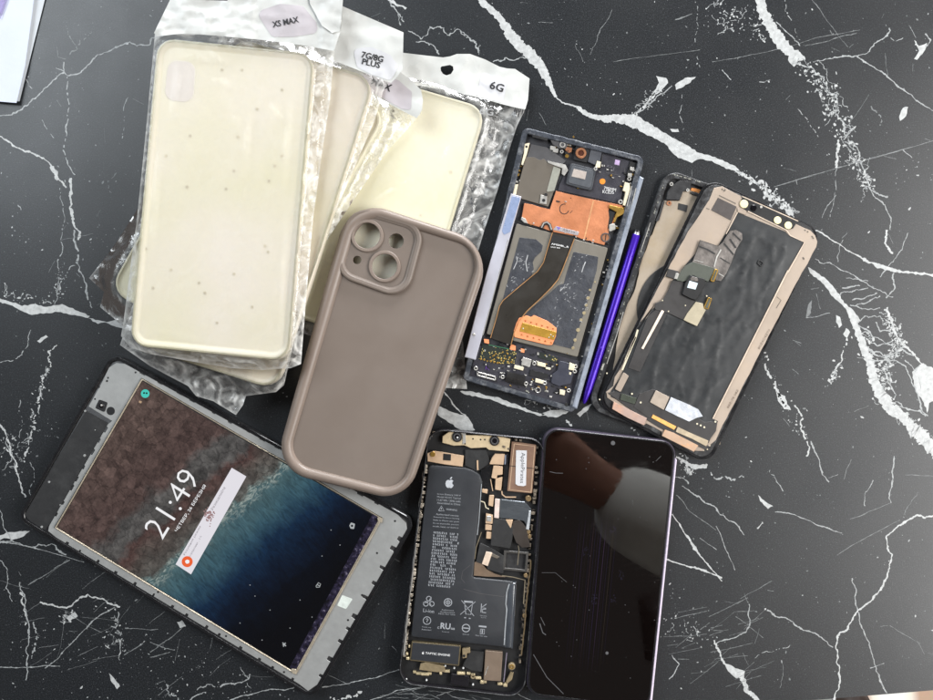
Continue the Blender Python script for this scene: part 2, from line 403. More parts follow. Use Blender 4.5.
# lower right
vein([(676, 457), (684, 461), (692, 466, 6), (703, 466, 5), (707, 464)], 3.2, .2); vein([(686, 462), (688, 472), (691, 475)], 3.5, .3, gap=.06); speck([(684, 460), (692, 475)], 7, 40, .4, 1.3, 12); vein([(711, 472), (725, 476), (737, 478), (744, 477)], 2.2, .25, gap=.05)
vein([(673, 477), (687, 481), (688, 484)], 2, .15); vein([(672, 514), (685, 534), (697, 551, 3.2), (708, 565), (722, 581)], 2.0, .05); vein([(666, 559), (690, 567), (708, 572), (722, 578)], 2.6, .05); vein([(716, 526), (724, 545), (735, 570)], 1.4, .05)
vein([(682, 486), (705, 503), (715, 507), (728, 520), (744, 535)], 1.7, .12); vein([(676, 495), (695, 515), (716, 530)], 1, .06, 2); poly([(758, 495), (766, 502), (773, 506), (768, 509), (760, 501)]); vein([(775, 512), (805, 519), (825, 527), (842, 533)], 1.4, .06); vein([(757, 528), (762, 522)], 2.6, .3); vein([(770, 470), (784, 492)], 1.2, .2, gap=.1)
vein([(894, 456), (893, 478), (889, 494), (891, 503)], 2.2, .1); vein([(873, 480), (865, 506)], 1.2, .1); vein([(890, 503), (850, 519)], 1, .03, 2); vein([(900, 520), (837, 555)], 1, .02, 2); vein([(933, 476), (905, 475)], 1, .03, 2)
vein([(938, 512), (925, 518), (917, 515), (908, 520), (899, 525), (893, 531), (886, 536), (888, 549), (891, 561), (887, 575), (880, 590), (870, 602), (858, 610), (850, 623), (840, 632), (836, 645), (837, 660), (839, 675), (839, 686), (834, 700)], 2.8, .13)
vein([(852, 578), (855, 596), (858, 612), (862, 628), (870, 648), (874, 662), (880, 680), (887, 693)], 1.9, .1); poly([(878, 673), (881, 680), (882, 686), (879, 681)]); vein([(870, 668), (884, 663)], 1.4, .05)
vein([(767, 610), (778, 617), (790, 620), (802, 629), (815, 633), (824, 640), (833, 647)], 2.2, .12); vein([(749, 604), (750, 620), (746, 632), (736, 637), (722, 641), (715, 644)], 1.8, .1); vein([(714, 640), (720, 652), (722, 660), (728, 668), (734, 674)], 3, .15)
poly([(724, 662), (735, 668), (745, 671), (744, 679), (736, 678), (728, 671)]); vein([(741, 678), (746, 690), (757, 701)], 5, .15); vein([(672, 655), (679, 664), (675, 672), (669, 679)], 1.8, .08)
speck([(665, 625), (690, 630), (710, 640)], 14, 60, .3, .9, 5); vein([(755, 658), (775, 650), (790, 645)], 1.2, .2, gap=.2); vein([(781, 660), (783, 675), (780, 688)], .9, .1, 2); vein([(905, 515), (912, 500), (918, 492)], 1, .1, 2)
for _ in range(34):
    x, y = rv_.uniform(662, 745), rv_.uniform(590, 690); a = rv_.gauss(-0.45, .25); L = rv_.uniform(10, 45); vein([(x, y), (x + L * math.cos(a), y + L * math.sin(a))], rv_.uniform(.4, .9), .02, 2)
# upper left
vein([(-3, 117), (12, 115), (25, 106), (36, 98), (42, 92), (52, 82), (64, 72), (68, 76), (80, 73), (88, 65), (95, 58), (108, 52), (120, 46), (130, 42), (137, 46), (150, 45), (152, 38), (158, 36)], 2.1, .12)
vein([(64, 72), (64, 62)], 2, .1); vein([(56, 68), (65, 73)], 1.2); vein([(67, 77), (68, 100), (68, 120), (66, 130), (63, 150), (68, 165), (75, 175)], 2.0, .12, gap=.1); vein([(57, 47), (58, 57), (66, 59)], 1.0, .1, 2); vein([(70, 55), (80, 40), (92, 32)], 2.2, .3, 2, gap=.2); vein([(67, 22), (68, 35), (76, 45)], 1.3, .2, 2, gap=.1)
vein([(129, 95), (124, 115), (122, 140)], 1.2, .12, gap=.25); vein([(117, 170), (114, 195)], 1, .15, 2, gap=.3); vein([(28, 75), (32, 90)], 1.6, .3, gap=.3); vein([(42, 120), (54, 138)], 1.0, .1, gap=.2); vein([(18, 205), (21, 210)], 1.8)
vein([(-2, 136), (12, 144), (20, 149), (30, 152), (42, 158), (52, 168), (58, 178), (66, 188)], 2.8, .12); vein([(52, 166), (58, 180)], 4.5, .15); vein([(71, 178), (70, 195), (70, 208), (73, 222), (80, 232), (78, 240)], 3.0, .12); vein([(60, 188), (63, 205), (62, 235), (58, 265), (57, 290)], 1.2, .1, gap=.15)
vein([(74, 230), (78, 250), (76, 262), (84, 278), (88, 300), (92, 308)], 2.2, .15, gap=.05); vein([(78, 262), (66, 275), (58, 290), (55, 305)], 1.6, .2, gap=.12); speck([(0, 296), (20, 298), (50, 300)], 7, 45, .3, 1.1, 8); speck([(60, 265), (58, 298)], 8, 40, .3, 1)
poly([(-3, 298), (8, 301), (18, 304), (22, 306), (36, 304), (46, 307), (62, 304), (78, 311), (90, 316), (88, 318), (72, 315), (58, 312), (46, 313), (32, 315), (22, 311), (10, 305), (-3, 302)]); poly([(88, 318), (98, 320), (107, 322), (98, 324)]); poly([(104, 322), (115, 320), (126, 322), (136, 330), (126, 330), (114, 326)])
vein([(-2, 364), (12, 361), (22, 355), (28, 345), (31, 330)], 1.6, .15, gap=.12); vein([(57, 345), (50, 362), (44, 376), (40, 388), (38, 400), (36, 415), (31, 432), (27, 450), (25, 462)], 2.6, .25, gap=.14); speck([(50, 362), (40, 390), (30, 435), (22, 460)], 7, 70, .3, 1.1, 14); poly([(37, 341), (46, 335), (48, 337), (40, 343)])
vein([(-2, 420), (5, 432), (10, 446), (15, 460), (18, 475), (26, 497)], 2.8, .18); vein([(2, 428), (8, 447), (2, 470)], 1.6, .2, gap=.1); vein([(20, 400), (22, 420), (18, 440)], 1.2, .2, gap=.2); speck([(5, 430), (15, 470)], 9, 50, .3, 1.0, 10); vein([(30, 462), (34, 482), (33, 500)], 1.3, .2, gap=.1)
poly([(-2, 535), (12, 532), (20, 531), (30, 531), (22, 537), (12, 540), (4, 538), (-2, 541)]); vein([(0, 541), (30, 547), (60, 555), (84, 562)], 1.3, .02)
# lower left
vein([(20, 582), (21, 590), (26, 600), (26, 612), (29, 625), (29, 642), (27, 660), (26, 680)], 2.4, .12); vein([(20, 592), (24, 610), (25, 625)], 2.6, .25, gap=.08); vein([(35, 620), (37, 635), (32, 660)], 2.2, .25, gap=.12); vein([(40, 602), (55, 606), (68, 607), (78, 600), (88, 594), (98, 598), (108, 603), (120, 607)], 2.8, .15)
vein([(115, 607), (100, 615), (82, 632), (70, 645), (45, 668)], 1.5, .04); vein([(118, 612), (115, 628), (119, 640), (120, 660)], 1.8, .2, gap=.15); speck([(115, 610), (118, 650)], 9, 45, .3, 1.0, 6); speck([(60, 620), (75, 615)], 6, 25, .4, 1.4, 8); poly([(66, 618), (75, 612), (78, 616), (70, 621)], 1)
for l in ([(150, 652), (175, 634), (182, 628)], [(124, 655), (143, 643)], [(125, 628), (158, 629)], [(150, 657), (170, 652)], [(28, 585), (45, 575), (70, 560)], [(0, 667), (30, 667), (60, 666)], [(150, 642), (175, 650)]): vein(l, 1.5, .04, 1 if rv_.random() < .5 else 2)
poly([(109, 673), (114, 678), (120, 686), (117, 689), (111, 681)]); poly([(177, 622), (182, 620), (186, 626), (180, 628)]); vein([(197, 690), (208, 684), (215, 687)], 2.0, .15); vein([(220, 687), (235, 684), (248, 679), (250, 674)], 2.4, .15); vein([(240, 665), (248, 678), (252, 695)], 1.1, .2, gap=.2); vein([(190, 700), (206, 692)], 2, .2)
vein([(165, 682), (172, 695), (178, 700)], 1.6, .3, gap=.15); vein([(230, 700), (255, 693), (285, 690), (300, 686)], 1.6, .06); vein([(322, 687), (345, 684), (362, 680), (380, 676), (400, 669)], 1.5, .06); vein([(330, 697), (350, 696), (362, 692)], 3, .3, gap=.12); vein([(370, 700), (398, 690), (430, 683)], 1.2, .08); vein([(380, 696), (410, 690), (440, 699)], 1.0, .08, 2); vein([(392, 646), (396, 650)], 1.6)
for _ in range(22):
    x, y = rv_.uniform(380, 520), rv_.uniform(682, 702); a = rv_.uniform(-.6, .6); vein([(x, y), (x + 22 * math.cos(a), y + 22 * math.sin(a))], rv_.uniform(.5, 1.1), .05, rv_.choice((1, 2)))
for _ in range(60):
    x, y = rv_.uniform(0, 330), rv_.uniform(570, 700); a = rv_.gauss(-.3, .5); L = rv_.uniform(8, 40); vein([(x, y), (x + L * math.cos(a), y + L * math.sin(a))], rv_.uniform(.4, .8), .03, 2)
speck([(20, 640), (80, 660), (160, 670), (280, 690)], 40, 240, .25, .8)
# middle
poly([(460, 391), (470, 391), (482, 394), (489, 396), (498, 397), (509, 402), (520, 406), (535, 412), (545, 414), (540, 416), (526, 412), (515, 408), (505, 405), (490, 399), (478, 397), (464, 394)])
poly([(541, 414), (548, 411), (558, 410), (571, 408), (568, 412), (558, 417), (548, 417)]); poly([(438, 406), (446, 409), (455, 413), (468, 417), (475, 430), (462, 431), (446, 420), (438, 415)]); vein([(444, 392), (452, 402), (466, 415)], 2.6, .1); poly([(577, 414), (585, 407), (592, 404), (588, 410), (580, 417)]); vein([(566, 420), (572, 425)], 3.5, .3)
speck([(530, 400), (560, 408)], 7, 40, .4, 1.3, 12)
# loose flecks and hairline scratches everywhere
for _ in range(2600):
    x, y = rv_.uniform(-60, 990), rv_.uniform(-60, 690); dot(x, y, 0.25 + 0.7 * rv_.random() ** 4, rv_.choice((1, 2, 2)), rv_.uniform(1, 2.5))
for _ in range(26):
    cx, cy = rv_.uniform(0, 933), rv_.uniform(0, 690)
    for _ in range(rv_.randint(8, 26)): dot(rv_.gauss(cx, 12), rv_.gauss(cy, 10), 0.3 + 0.7 * rv_.random() ** 3, 1, rv_.uniform(1, 2))
for _ in range(130):
    x, y = rv_.uniform(0, 933), rv_.uniform(0, 690); a = rv_.uniform(0, 3.14); L = rv_.uniform(4, 16) * (2.5 if rv_.random() < .15 else 1); vein([(x, y), (x + L * math.cos(a), y + L * math.sin(a))], rv_.uniform(.4, 1.0), .04, 2 if rv_.random() < .8 else 1)
# far veins outside the picture, for other views
for _ in range(40):
    x, y = rv_.choice([(rv_.uniform(-300, -20), rv_.uniform(-200, 700)), (rv_.uniform(950, 1250), rv_.uniform(-200, 650)), (rv_.uniform(0, 933), rv_.uniform(-250, -20))]); a = rv_.uniform(0, 6.28)
    vein([(x, y), (x + 60 * math.cos(a), y + 60 * math.sin(a)), (x + 110 * math.cos(a + .4), y + 110 * math.sin(a + .4))], rv_.uniform(1, 5), .15)
tb = [(-420, -420), (1350, -420), (1350, 655.8), (933, 690.2), (830, 698.7), (-420, 801.9)]
i0 = len(MV)
for z in (0, -0.03):
    for (x, y) in tb: p = wpt(x, y, 0); p.z = z; MV.append(p)
nb = len(tb); MF.append(tuple(range(i0, i0 + nb))); MK.append(0); MF.append(tuple(range(i0 + 2 * nb - 1, i0 + nb - 1, -1))); MK.append(0)
for i in range(nb): MF.append((i0 + i, i0 + (i + 1) % nb, i0 + nb + (i + 1) % nb, i0 + nb + i)); MK.append(0)
me = bpy.data.meshes.new("tabletop"); me.from_pydata([tuple(v) for v in MV], [], MF)
for m in (m_marble, m_vein, m_faint, m_soft): me.materials.append(m)
for p, k in zip(me.polygons, MK): p.material_index = k
# every mark faces up
bm = bmesh.new(); bm.from_mesh(me)
for f in bm.faces:
    if f.material_index > 0 and f.normal.z < 0: f.normal_flip()
bmesh.ops.recalc_face_normals(bm, faces=[f for f in bm.faces if f.material_index == 0]); bm.to_mesh(me); bm.free()
top_o = bpy.data.objects.new("tabletop", me); COL.objects.link(top_o); top_o['kind'] = 'structure'
# the floor far below the table's edge
def floor_mat():
    m, nt, b = nodes("pale_wood_floor")
    tc = N(nt, 'ShaderNodeTexCoord'); w = N(nt, 'ShaderNodeTexWave', Scale=3.3, Distortion=2.0, Detail=3.0); nt.links.new(tc.outputs['Object'], w.inputs['Vector'])
    n = N(nt, 'ShaderNodeTexNoise', Scale=14.0, Detail=5.0); nt.links.new(tc.outputs['Object'], n.inputs['Vector'])
    c = ramp(nt, w.outputs[1], [(0.1, (0.5, 0.36, 0.24)), (0.4, (0.85, 0.8, 0.7)), (0.8, (0.9, 0.9, 0.88))]); c = mixrgb(nt, 0.3, c, n.outputs[1], 'OVERLAY'); nt.links.new(c, b.inputs['Base Color']); b.inputs['Roughness'].default_value = 0.45
    return m
me = bpy.data.meshes.new("floor"); me.from_pydata([(-4, -4, -0.74), (4, -4, -0.74), (4, 4, -0.74), (-4, 4, -0.74)], [], [(0, 1, 2, 3)]); me.materials.append(floor_mat())
o = bpy.data.objects.new("floor", me); COL.objects.link(o); o['kind'] = 'structure'

# ------------------------------------------------------------------ paper, top left
m_paper = M("white_paper", (198, 204, 220), 0.75, var=0.03, vs=60, bump=0.15, bs=300)
m_paper2 = M("cream_paper", (190, 194, 198), 0.75, var=0.03, vs=60)
m_lilac = M("lilac_print", (140, 130, 175), 0.6, var=0.2, vs=300)
t = Thing('paper_sheet', 'lower white paper sheet, its long edge showing beside the sheet on top of it', 'paper', (0, 40), group='papers in the top left corner')
sheet('page', t, [(-60, -60), (62, -60), (44.8, 0), (31, 55), (19.6, 101.5), (-60, 95)], lambda x, y: 0.5 + 0.5 * max(0, nz(x, y, 60)), m_paper2, step=9)
t = Thing('paper_sheet', 'upper blueish white paper sheet lying on another in the top left corner', 'paper', (0, 40), group='papers in the top left corner')
sheet('page', t, [(-60, -60), (45, -60), (33.8, 0), (25, 66), (16.5, 103), (-2, 101.5), (-60, 98)], lambda x, y: 2.4 + 0.5 * max(0, nz(x, y, 60, 3)), m_paper, step=9)
sheet('page_edge', t, [(-60, 96), (-2, 99.5), (15.8, 101), (24, 65), (32.5, 0), (44, -60), (-60, -60)], lambda x, y: 1.5 + 0.3 * nz(x, y, 60, 3), m_paper2, step=9)
t = Thing('printed_card', 'small corner of a lilac printed card on the white paper', 'card', (0, 5))
sheet('card', t, [(-40, -40), (10, -40), (6, 0), (1, 14), (-40, 20)], lambda x, y: 3.4, m_lilac, step=9)
flat_lines('crease', t, [[(9, -38), (7, 0), (0, 19)]], 3.3, m_lilac, w=.8)

# ------------------------------------------------------------------ clear cases sealed in bags
def film_mat(name, milky, wr, tint=(0.9, 0.9, 0.88)):
    m, nt, b = nodes(name)
    tc = N(nt, 'ShaderNodeTexCoord')
    n = N(nt, 'ShaderNodeTexNoise', Scale=62.0, Detail=5.0, Roughness=0.55, Distortion=2.2); nt.links.new(tc.outputs['Object'], n.inputs['Vector'])
    v = N(nt, 'ShaderNodeTexVoronoi', Scale=55.0); v.feature = 'DISTANCE_TO_EDGE'; nt.links.new(tc.outputs['Object'], v.inputs['Vector'])
    h = math_(nt, 'ADD', n.outputs[0], math_(nt, 'MULTIPLY', math_(nt, 'MINIMUM', v.outputs[0], 0.12), 0.3))
    at = N(nt, 'ShaderNodeAttribute'); at.attribute_name = 'crinkle'; ae = N(nt, 'ShaderNodeAttribute'); ae.attribute_name = 'seam'
    bp = N(nt, 'ShaderNodeBump', Strength=wr, Distance=0.0012); nt.links.new(h, bp.inputs['Height']); nt.links.new(math_(nt, 'MULTIPLY_ADD', at.outputs['Fac'], wr, 0.02), bp.inputs['Strength'])
    b.inputs['Base Color'].default_value = (*tint, 1); b.inputs['Roughness'].default_value = 0.12; b.inputs['Specular IOR Level'].default_value = 0.5
    nt.links.new(bp.outputs[0], b.inputs['Normal'])
    gl = N(nt, 'ShaderNodeBsdfGlossy', Roughness=0.13); nt.links.new(bp.outputs[0], gl.inputs['Normal'])
    df = N(nt, 'ShaderNodeBsdfDiffuse'); df.inputs[0].default_value = (*tint, 1); tl = N(nt, 'ShaderNodeBsdfTranslucent'); tl.inputs[0].default_value = (*tint, 1)
    tr = N(nt, 'ShaderNodeBsdfTransparent')
    fr = N(nt, 'ShaderNodeFresnel', IOR=1.45); nt.links.new(bp.outputs[0], fr.inputs['Normal'])
    md = N(nt, 'ShaderNodeMixShader', Fac=0.4); nt.links.new(df.outputs[0], md.inputs[1]); nt.links.new(tl.outputs[0], md.inputs[2])
    n5 = N(nt, 'ShaderNodeTexNoise', Scale=70.0, Detail=2.0, Roughness=0.5, Distortion=2.5); nt.links.new(tc.outputs['Object'], n5.inputs['Vector'])
    mk0 = ramp(nt, n5.outputs[0], [(0.35, (milky * 0.3,) * 3), (0.55, (milky,) * 3), (0.75, (min(1, milky * 2.6),) * 3)])
    mk = math_(nt, 'ADD', math_(nt, 'MULTIPLY', mk0, math_(nt, 'MULTIPLY_ADD', math_(nt, 'MULTIPLY_ADD', at.outputs['Fac'], 2.0, -1.0, clamp=True), 0.9, 0.1)), math_(nt, 'MULTIPLY', ae.outputs['Fac'], 0.28), clamp=True)
    m1 = N(nt, 'ShaderNodeMixShader'); nt.links.new(mk, m1.inputs[0]); nt.links.new(tr.outputs[0], m1.inputs[1]); nt.links.new(md.outputs[0], m1.inputs[2])
    m2 = N(nt, 'ShaderNodeMixShader'); nt.links.new(math_(nt, 'MULTIPLY', fr.outputs[0], math_(nt, 'MULTIPLY_ADD', at.outputs['Fac'], 0.9, 0.35)), m2.inputs[0]); nt.links.new(m1.outputs[0], m2.inputs[1]); nt.links.new(gl.outputs[0], m2.inputs[2])
    out = nt.nodes['Material Output']; nt.links.new(m2.outputs[0], out.inputs[0])
    return m
m_film = film_mat("clear_film", 0.46, 0.45)
m_film2 = film_mat("crinkled_film", 0.36, 0.55)
def clear_case_mat(name, rgb):
    m, nt, b = nodes(name)
    tc = N(nt, 'ShaderNodeTexCoord'); n = N(nt, 'ShaderNodeTexNoise', Scale=14.0, Detail=4.0); nt.links.new(tc.outputs['Object'], n.inputs['Vector'])
    c = lin(rgb); col = ramp(nt, n.outputs[0], [(0.3, (c[0] * .95, c[1] * .96, c[2] * .84)), (0.7, (min(1, c[0] * 1.03), min(1, c[1] * 1.02), min(1, c[2] * 1.08)))])
    nt.links.new(col, b.inputs['Base Color']); b.inputs['Roughness'].default_value = 0.38
    b.inputs['Subsurface Weight'].default_value = 0.25; b.inputs['Subsurface Radius'].default_value = (1, .9, .7); b.inputs['Subsurface Scale'].default_value = 0.004
    return m
m_case = clear_case_mat("yellowed_silicone", (229, 222, 205))
m_case2 = clear_case_mat("pale_yellow_silicone", (220, 215, 194))
m_case3 = clear_case_mat("dusty_silicone", (222, 213, 196))
m_rim = clear_case_mat("silicone_rim", (208, 201, 176))
m_card = M("pearl_header", (198, 199, 196), 0.3, var=0.02, vs=60, bump=0.1, bs=110)
m_stk = M("white_sticker", (196, 196, 199), 0.5, var=0.03, vs=80)
m_stkm = M("mauve_sticker", (180, 174, 178), 0.45, var=0.05, vs=60)
m_ink = M("black_ink", (30, 29, 32), 0.6, var=0.1)
m_inkg = M("grey_ink", (150, 150, 150), 0.6, var=0.1)
m_star = M("brown_fleck", (204, 194, 172), 0.6, var=0.2)
m_cut = M("lilac_grey_patch", (222, 214, 206), 0.5, var=0.06, vs=90)

def pack_film(name, th, bag, case, top, mat, seed, lo=1.0, reach=20, amp=1.6, hole=None, creases=()):
    def cs(x, y):
        s_ = 0
        for (ax, ay, bx, by, hh) in creases:
            dx, dy = bx - ax, by - ay; t_ = ((x - ax) * dx + (y - ay) * dy) / (dx * dx + dy * dy)
            if -.15 < t_ < 1.15: s_ += hh * math.exp(-((math.hypot(x - ax - dx * t_, y - ay - dy * t_ + 1.5 * nz(x, y, 9, 2))) / 2.4) ** 2) * max(0, 1 - abs(t_ - .5) * 1.6)
        return s_
    def hf(x, y):
        d = sdist(x, y, case)
        if d < 0: return top + 0.35 + cs(x, y) + 0.3 * abs(nz(x, y, 34, seed)) + (0.35 if d > -4 else 0) * abs(nz(x, y, 7, seed + 3))
        t = min(1, d / reach); f = 1 - t * t * (3 - 2 * t)
        r = 1 - abs(nz(x, y, 10, seed + 1)) * 2; r2 = 1 - abs(nz(x + 40, y, 4.5, seed + 2)) * 2
        return lo + (top - lo) * f + amp * (0.25 + t) * (0.75 * r + 0.15 * r2) * 0.6
    def cr(x, y): return max(max(0, min(1, (sdist(x, y, case) + 5) / 9)), 0.0)
    def sm(x, y):
        e = edge_d(x, y, bag); return max(0, 1 - e / 2.6) * (sdist(x, y, case) > 2)
    return sheet(name, th, bag, hf, mat, step=3.0, smooth=28, attr={'crinkle': cr, 'seam': sm})

def clear_case(th, loop, top, mat, rimw=5, stars=(), cut=None):
    o = solid('phone_case', th, loop, 0.3, top, mat, profile=[(1.5, 0.3), (0, 1.5), (0, top - 1.2), (0.6, top - 0.3), (1.6, top), (3.0, top - .1), (rimw - 1, top - .35), (rimw, top - .75), (rimw + 2, top - .8)], smooth=40)
    solid('case_rim', th, inset(loop, 0.8), top - 0.4, top + 0.12, m_rim, holes=[inset(loop, 3.0)], b=0.3)
    if cut: solid('camera_cutout', th, cut, top - 0.9, top - 0.72, m_cut, b=0.2)
    if stars:
        its = []
        for (x, y) in stars:
            l = [(x + (2.1 if k % 2 == 0 else 1.1) * math.cos(k * math.pi / 5), y + (2.1 if k % 2 == 0 else 1.1) * math.sin(k * math.pi / 5)) for k in range(10)]
            its.append((l, top - 0.9, top - 0.7))
        multi('star_fleck', th, its, m_star, b=0)
def planar(p0, z0, p1, z1):
    dx, dy = p1[0] - p0[0], p1[1] - p0[1]; L = dx * dx + dy * dy
    return lambda x, y: z0 + (z1 - z0) * ((x - p0[0]) * dx + (y - p0[1]) * dy) / L
TOP = 7.6
def wob(base, amp, s, seed): return lambda x, y: base + amp * nz(x, y, s, seed) + amp * .4 * nz(x, y, s / 3, seed + 5)
GP = 'clear phone cases in bags'
# -- rightmost one, lying on the table
t = Thing('packaged_case', 'bagged clear case on the right of the pile, round hole in its white header', 'phone case', (390, 210), -17, group=GP)
case = rp([(364, 72), (487, 108), (411, 354), (288, 315)], 18)
clear_case(t, case, TOP, m_case2, stars=[(451, 172), (421, 215)])
bag = [(350, 68), (421, 80), (526, 108), (517, 126), (508, 154), (498, 189), (485, 228), (470, 278), (458, 320), (463, 343), (467, 389), (446, 388), (430, 380), (350, 350), (280, 325)]
pack_film('bag', t, bag, case, TOP, m_film2, 1.0, lo=0.7, reach=22, amp=2.2, creases=[(368, 206, 424, 174, 1.1), (440, 168, 455, 138, .9), (405, 150, 440, 120, .5), (380, 150, 395, 195, .5), (415, 110, 470, 124, .6)])
hd = [(392, 50), (404, 53), (425, 55.5), (443, 57.5), (450, 56.5), (457, 54), (470, 54), (485, 59.5), (500, 67), (507, 68.5), (515, 69), (529.6, 78.6), (528, 100), (525, 110), (505, 105), (480, 98), (450, 91), (421, 86), (385, 82)]
hole = [(440.5, 68), (441.5, 66.5), (450, 65), (453, 66.5), (453.5, 70), (451, 74), (446.5, 75.5), (443, 74), (441, 71)]
h6 = lambda x, y: 6.0 + 1.2 * nz(x, y, 30, 4) + .6 * (1 - 2 * abs(nz(x, y, 16, 9))) + max(0, (y - 85 - (x - 421) * .2)) * .08
sheet('header', t, hd, h6, m_card, step=3.5, holes=[hole])
stk = rp([(482, 72), (508, 80), (503, 103), (476, 96)], 3)
s = sheet('sticker', t, stk, lambda x, y: h6(x, y) + .15, m_stk, step=3.5); letters('lettering', t, '6G', (489, 88.5), (502.5, 92.6), 8.2, lambda x, y: h6(x, y) + .45, m_ink, s, bold=0.02)
letters('print', t, '6G', (479, 114), (493, 116), 7, 10.6, m_inkg, bold=0.015)
multi('barcode', t, [([(515 + k * 1.9, 107.5 + k * .3), (516.1 + k * 1.9, 107.7 + k * .3), (514.8 + k * 1.9, 112 + (k % 3) * 2.5), (513.8 + k * 1.9, 111.8 + (k % 3) * 2.5)], 9.8, 10.0) for k in range(6)], m_ink, b=0)
# -- the second, mostly hidden
B3 = planar((316, 73), 9.3, (177, 328), 4.5)
t = Thing('packaged_case', 'bagged clear case with mauve flap, half hidden under the tilted white headers', 'phone case', (247, 205), -29, B3, GP)
case = rp([(250, 37), (387, 112), (247, 367), (108, 290)], 19)
clear_case(t, case, TOP, m_case2, stars=[(357, 148)])
bag = [(240, 20), (300, 42), (395, 92), (421, 113), (405, 132), (388, 150), (366, 182), (345, 213), (300, 280), (252, 380), (128, 330), (100, 307), (104, 292), (89, 278), (105, 258), (118, 240), (140, 205), (190, 110)]
pack_film('bag', t, bag, case, TOP, m_film2, 2.0, lo=0.5, reach=22, amp=2.6)
hd = [(330, 35), (400, 72), (412, 81), (421, 90), (423, 100), (422, 110), (417, 118), (408, 114), (395, 107), (380, 99), (345, 80)]
h3 = wob(8.8, 0.8, 20, 3)
sheet('header', t, hd, h3, m_card, step=4)
s = sheet('sticker', t, rp([(362, 72), (398, 80), (412, 92), (411, 110), (402, 109), (380, 97), (366, 88)], 3), lambda x, y: h3(x, y) + .2, m_stkm, step=4)
letters('lettering', t, 'MAX', (370.5, 84), (390, 92), 7.5, lambda x, y: h3(x, y) + .5, m_ink, s, bold=0.022)
# -- the third, crossing under the top one
B2 = planar((304, 60), 18.2, (206, 365), 12.6)
t = Thing('packaged_case', 'bagged clear case tilted under the topmost one, two lines of text on its white header', 'phone case', (255, 215), -18, B2, GP)
case = rp([(233, 36), (376, 78), (276, 391), (138, 347)], 20)
clear_case(t, case, TOP, m_case3)
bag = [(225, 20), (318, 46), (390, 80), (383, 92), (379, 106), (374, 122), (360, 155), (336, 210), (322, 250), (303, 300), (292, 350), (284, 385), (276, 392), (246, 396), (243, 405), (236, 415), (226, 409), (213, 401), (196, 396), (188, 386), (150, 366), (130, 352), (120, 345), (150, 250)]
pack_film('bag', t, bag, case, TOP, m_film2, 3.0, lo=0.6, reach=16, amp=2.0, creases=[(318, 96, 336, 82, 1.0), (325, 60, 366, 90, .7), (330, 120, 318, 170, .6), (322, 190, 306, 260, .6), (345, 95, 352, 130, .5)])
hd = [(290, -30), (343, 6.5), (372, 19), (403.5, 32.5), (403, 55), (402.6, 69), (397, 77), (391, 83), (365, 73), (340, 63), (305, 50), (270, 30)]
h2 = lambda x, y: 8.8 + .7 * nz(x, y, 30, 8) + .5 * (1 - 2 * abs(nz(x, y, 18, 2)))
sheet('header', t, hd, h2, m_card, step=3.5)
s = sheet('sticker', t, rp([(353, 49), (372, 47), (390, 55), (399, 66), (391, 81), (372, 75), (357, 67)], 5), lambda x, y: h2(x, y) + .2, m_stk, step=3.5)
letters('lettering', t, '7G/8G', (361, 57.5), (382.5, 62.7), 6.4, lambda x, y: h2(x, y) + .5, m_ink, s, bold=0.022); letters('lettering', t, 'PLUS', (361.5, 64.2), (379.5, 68.6), 6.2, lambda x, y: h2(x, y) + .5, m_ink, s, bold=0.022)
sheet('tape', t, [(228, 378), (232, 366), (240, 360), (254, 364), (251, 384), (247, 390), (238, 385)], lambda x, y: TOP + 1.1 + 0.9 * abs(nz(x, y, 5, 3)), m_film2, step=2.5, smooth=20)
# -- the topmost, biggest one
B1 = planar((235, 45), 26.6, (207, 355), 22.4)
t = Thing('packaged_case', 'topmost bagged clear case of the pile, flecked with small stars, reaching the top edge', 'phone case', (220, 200), -5, B1, GP)
case = rp([(157, 37), (315, 53), (289, 362), (129, 346)], 18)
clear_case(t, case, TOP, m_case, rimw=7, stars=[(166, 156), (282, 156), (275, 166), (269, 181), (234, 171), (226, 189), (187, 187), (238, 137), (282, 90), (222, 70), (257, 109), (146, 249), (265, 246), (268, 252), (199, 283), (205, 293), (234, 274), (252, 307), (217, 323), (171, 270), (153, 288), (190, 136), (242, 70)],
           cut=rp([(168, 60), (196, 62), (193, 103), (164, 100)], 10))
bag = [(155, 33), (200, 30), (260, 35), (335, 44), (330, 100), (321, 160), (313, 220), (306, 300), (301, 364), (291, 368), (262, 370), (230, 368), (195, 362), (150, 354), (130, 347), (121, 336), (124, 318), (130, 270), (137, 219), (146, 130)]
pack_film('bag', t, bag, case, TOP, m_film, 4.0, lo=2.0, reach=13, amp=1.5, creases=[(184, 56, 226, 60, 1.2), (206, 48, 228, 62, .9), (270, 103, 286, 122, 1.0), (222, 92, 252, 146, .5), (250, 110, 246, 170, .5), (180, 66, 172, 118, .5), (212, 80, 240, 90, .5), (160, 150, 152, 250, .5), (292, 90, 284, 190, .6), (286, 210, 280, 330, .6), (240, 352, 290, 350, .6), (150, 330, 220, 344, .6)])
hd = [(182, -30), (170, 0), (154, 33), (157, 36.5), (178, 34), (200, 34.5), (230, 37), (262, 40), (300, 45), (334, 51), (341, 30), (343, 0), (345, -30)]
slot = rp([(187, -8), (229, -6), (228, 1), (186, -0.5)], 2)
h1 = lambda x, y: 8.4 + .8 * nz(x, y, 34, 1) + (.9 * (1 - 2 * abs(nz(x * .5 + y * .5, y * .9 - x * .25, 13, 6))) + .3 * (1 - 2 * abs(nz(x, y * 2, 9, 2)))) * (.35 if 255 < x < 320 else 1)
sheet('header', t, hd, h1, m_card, step=3, holes=[slot])
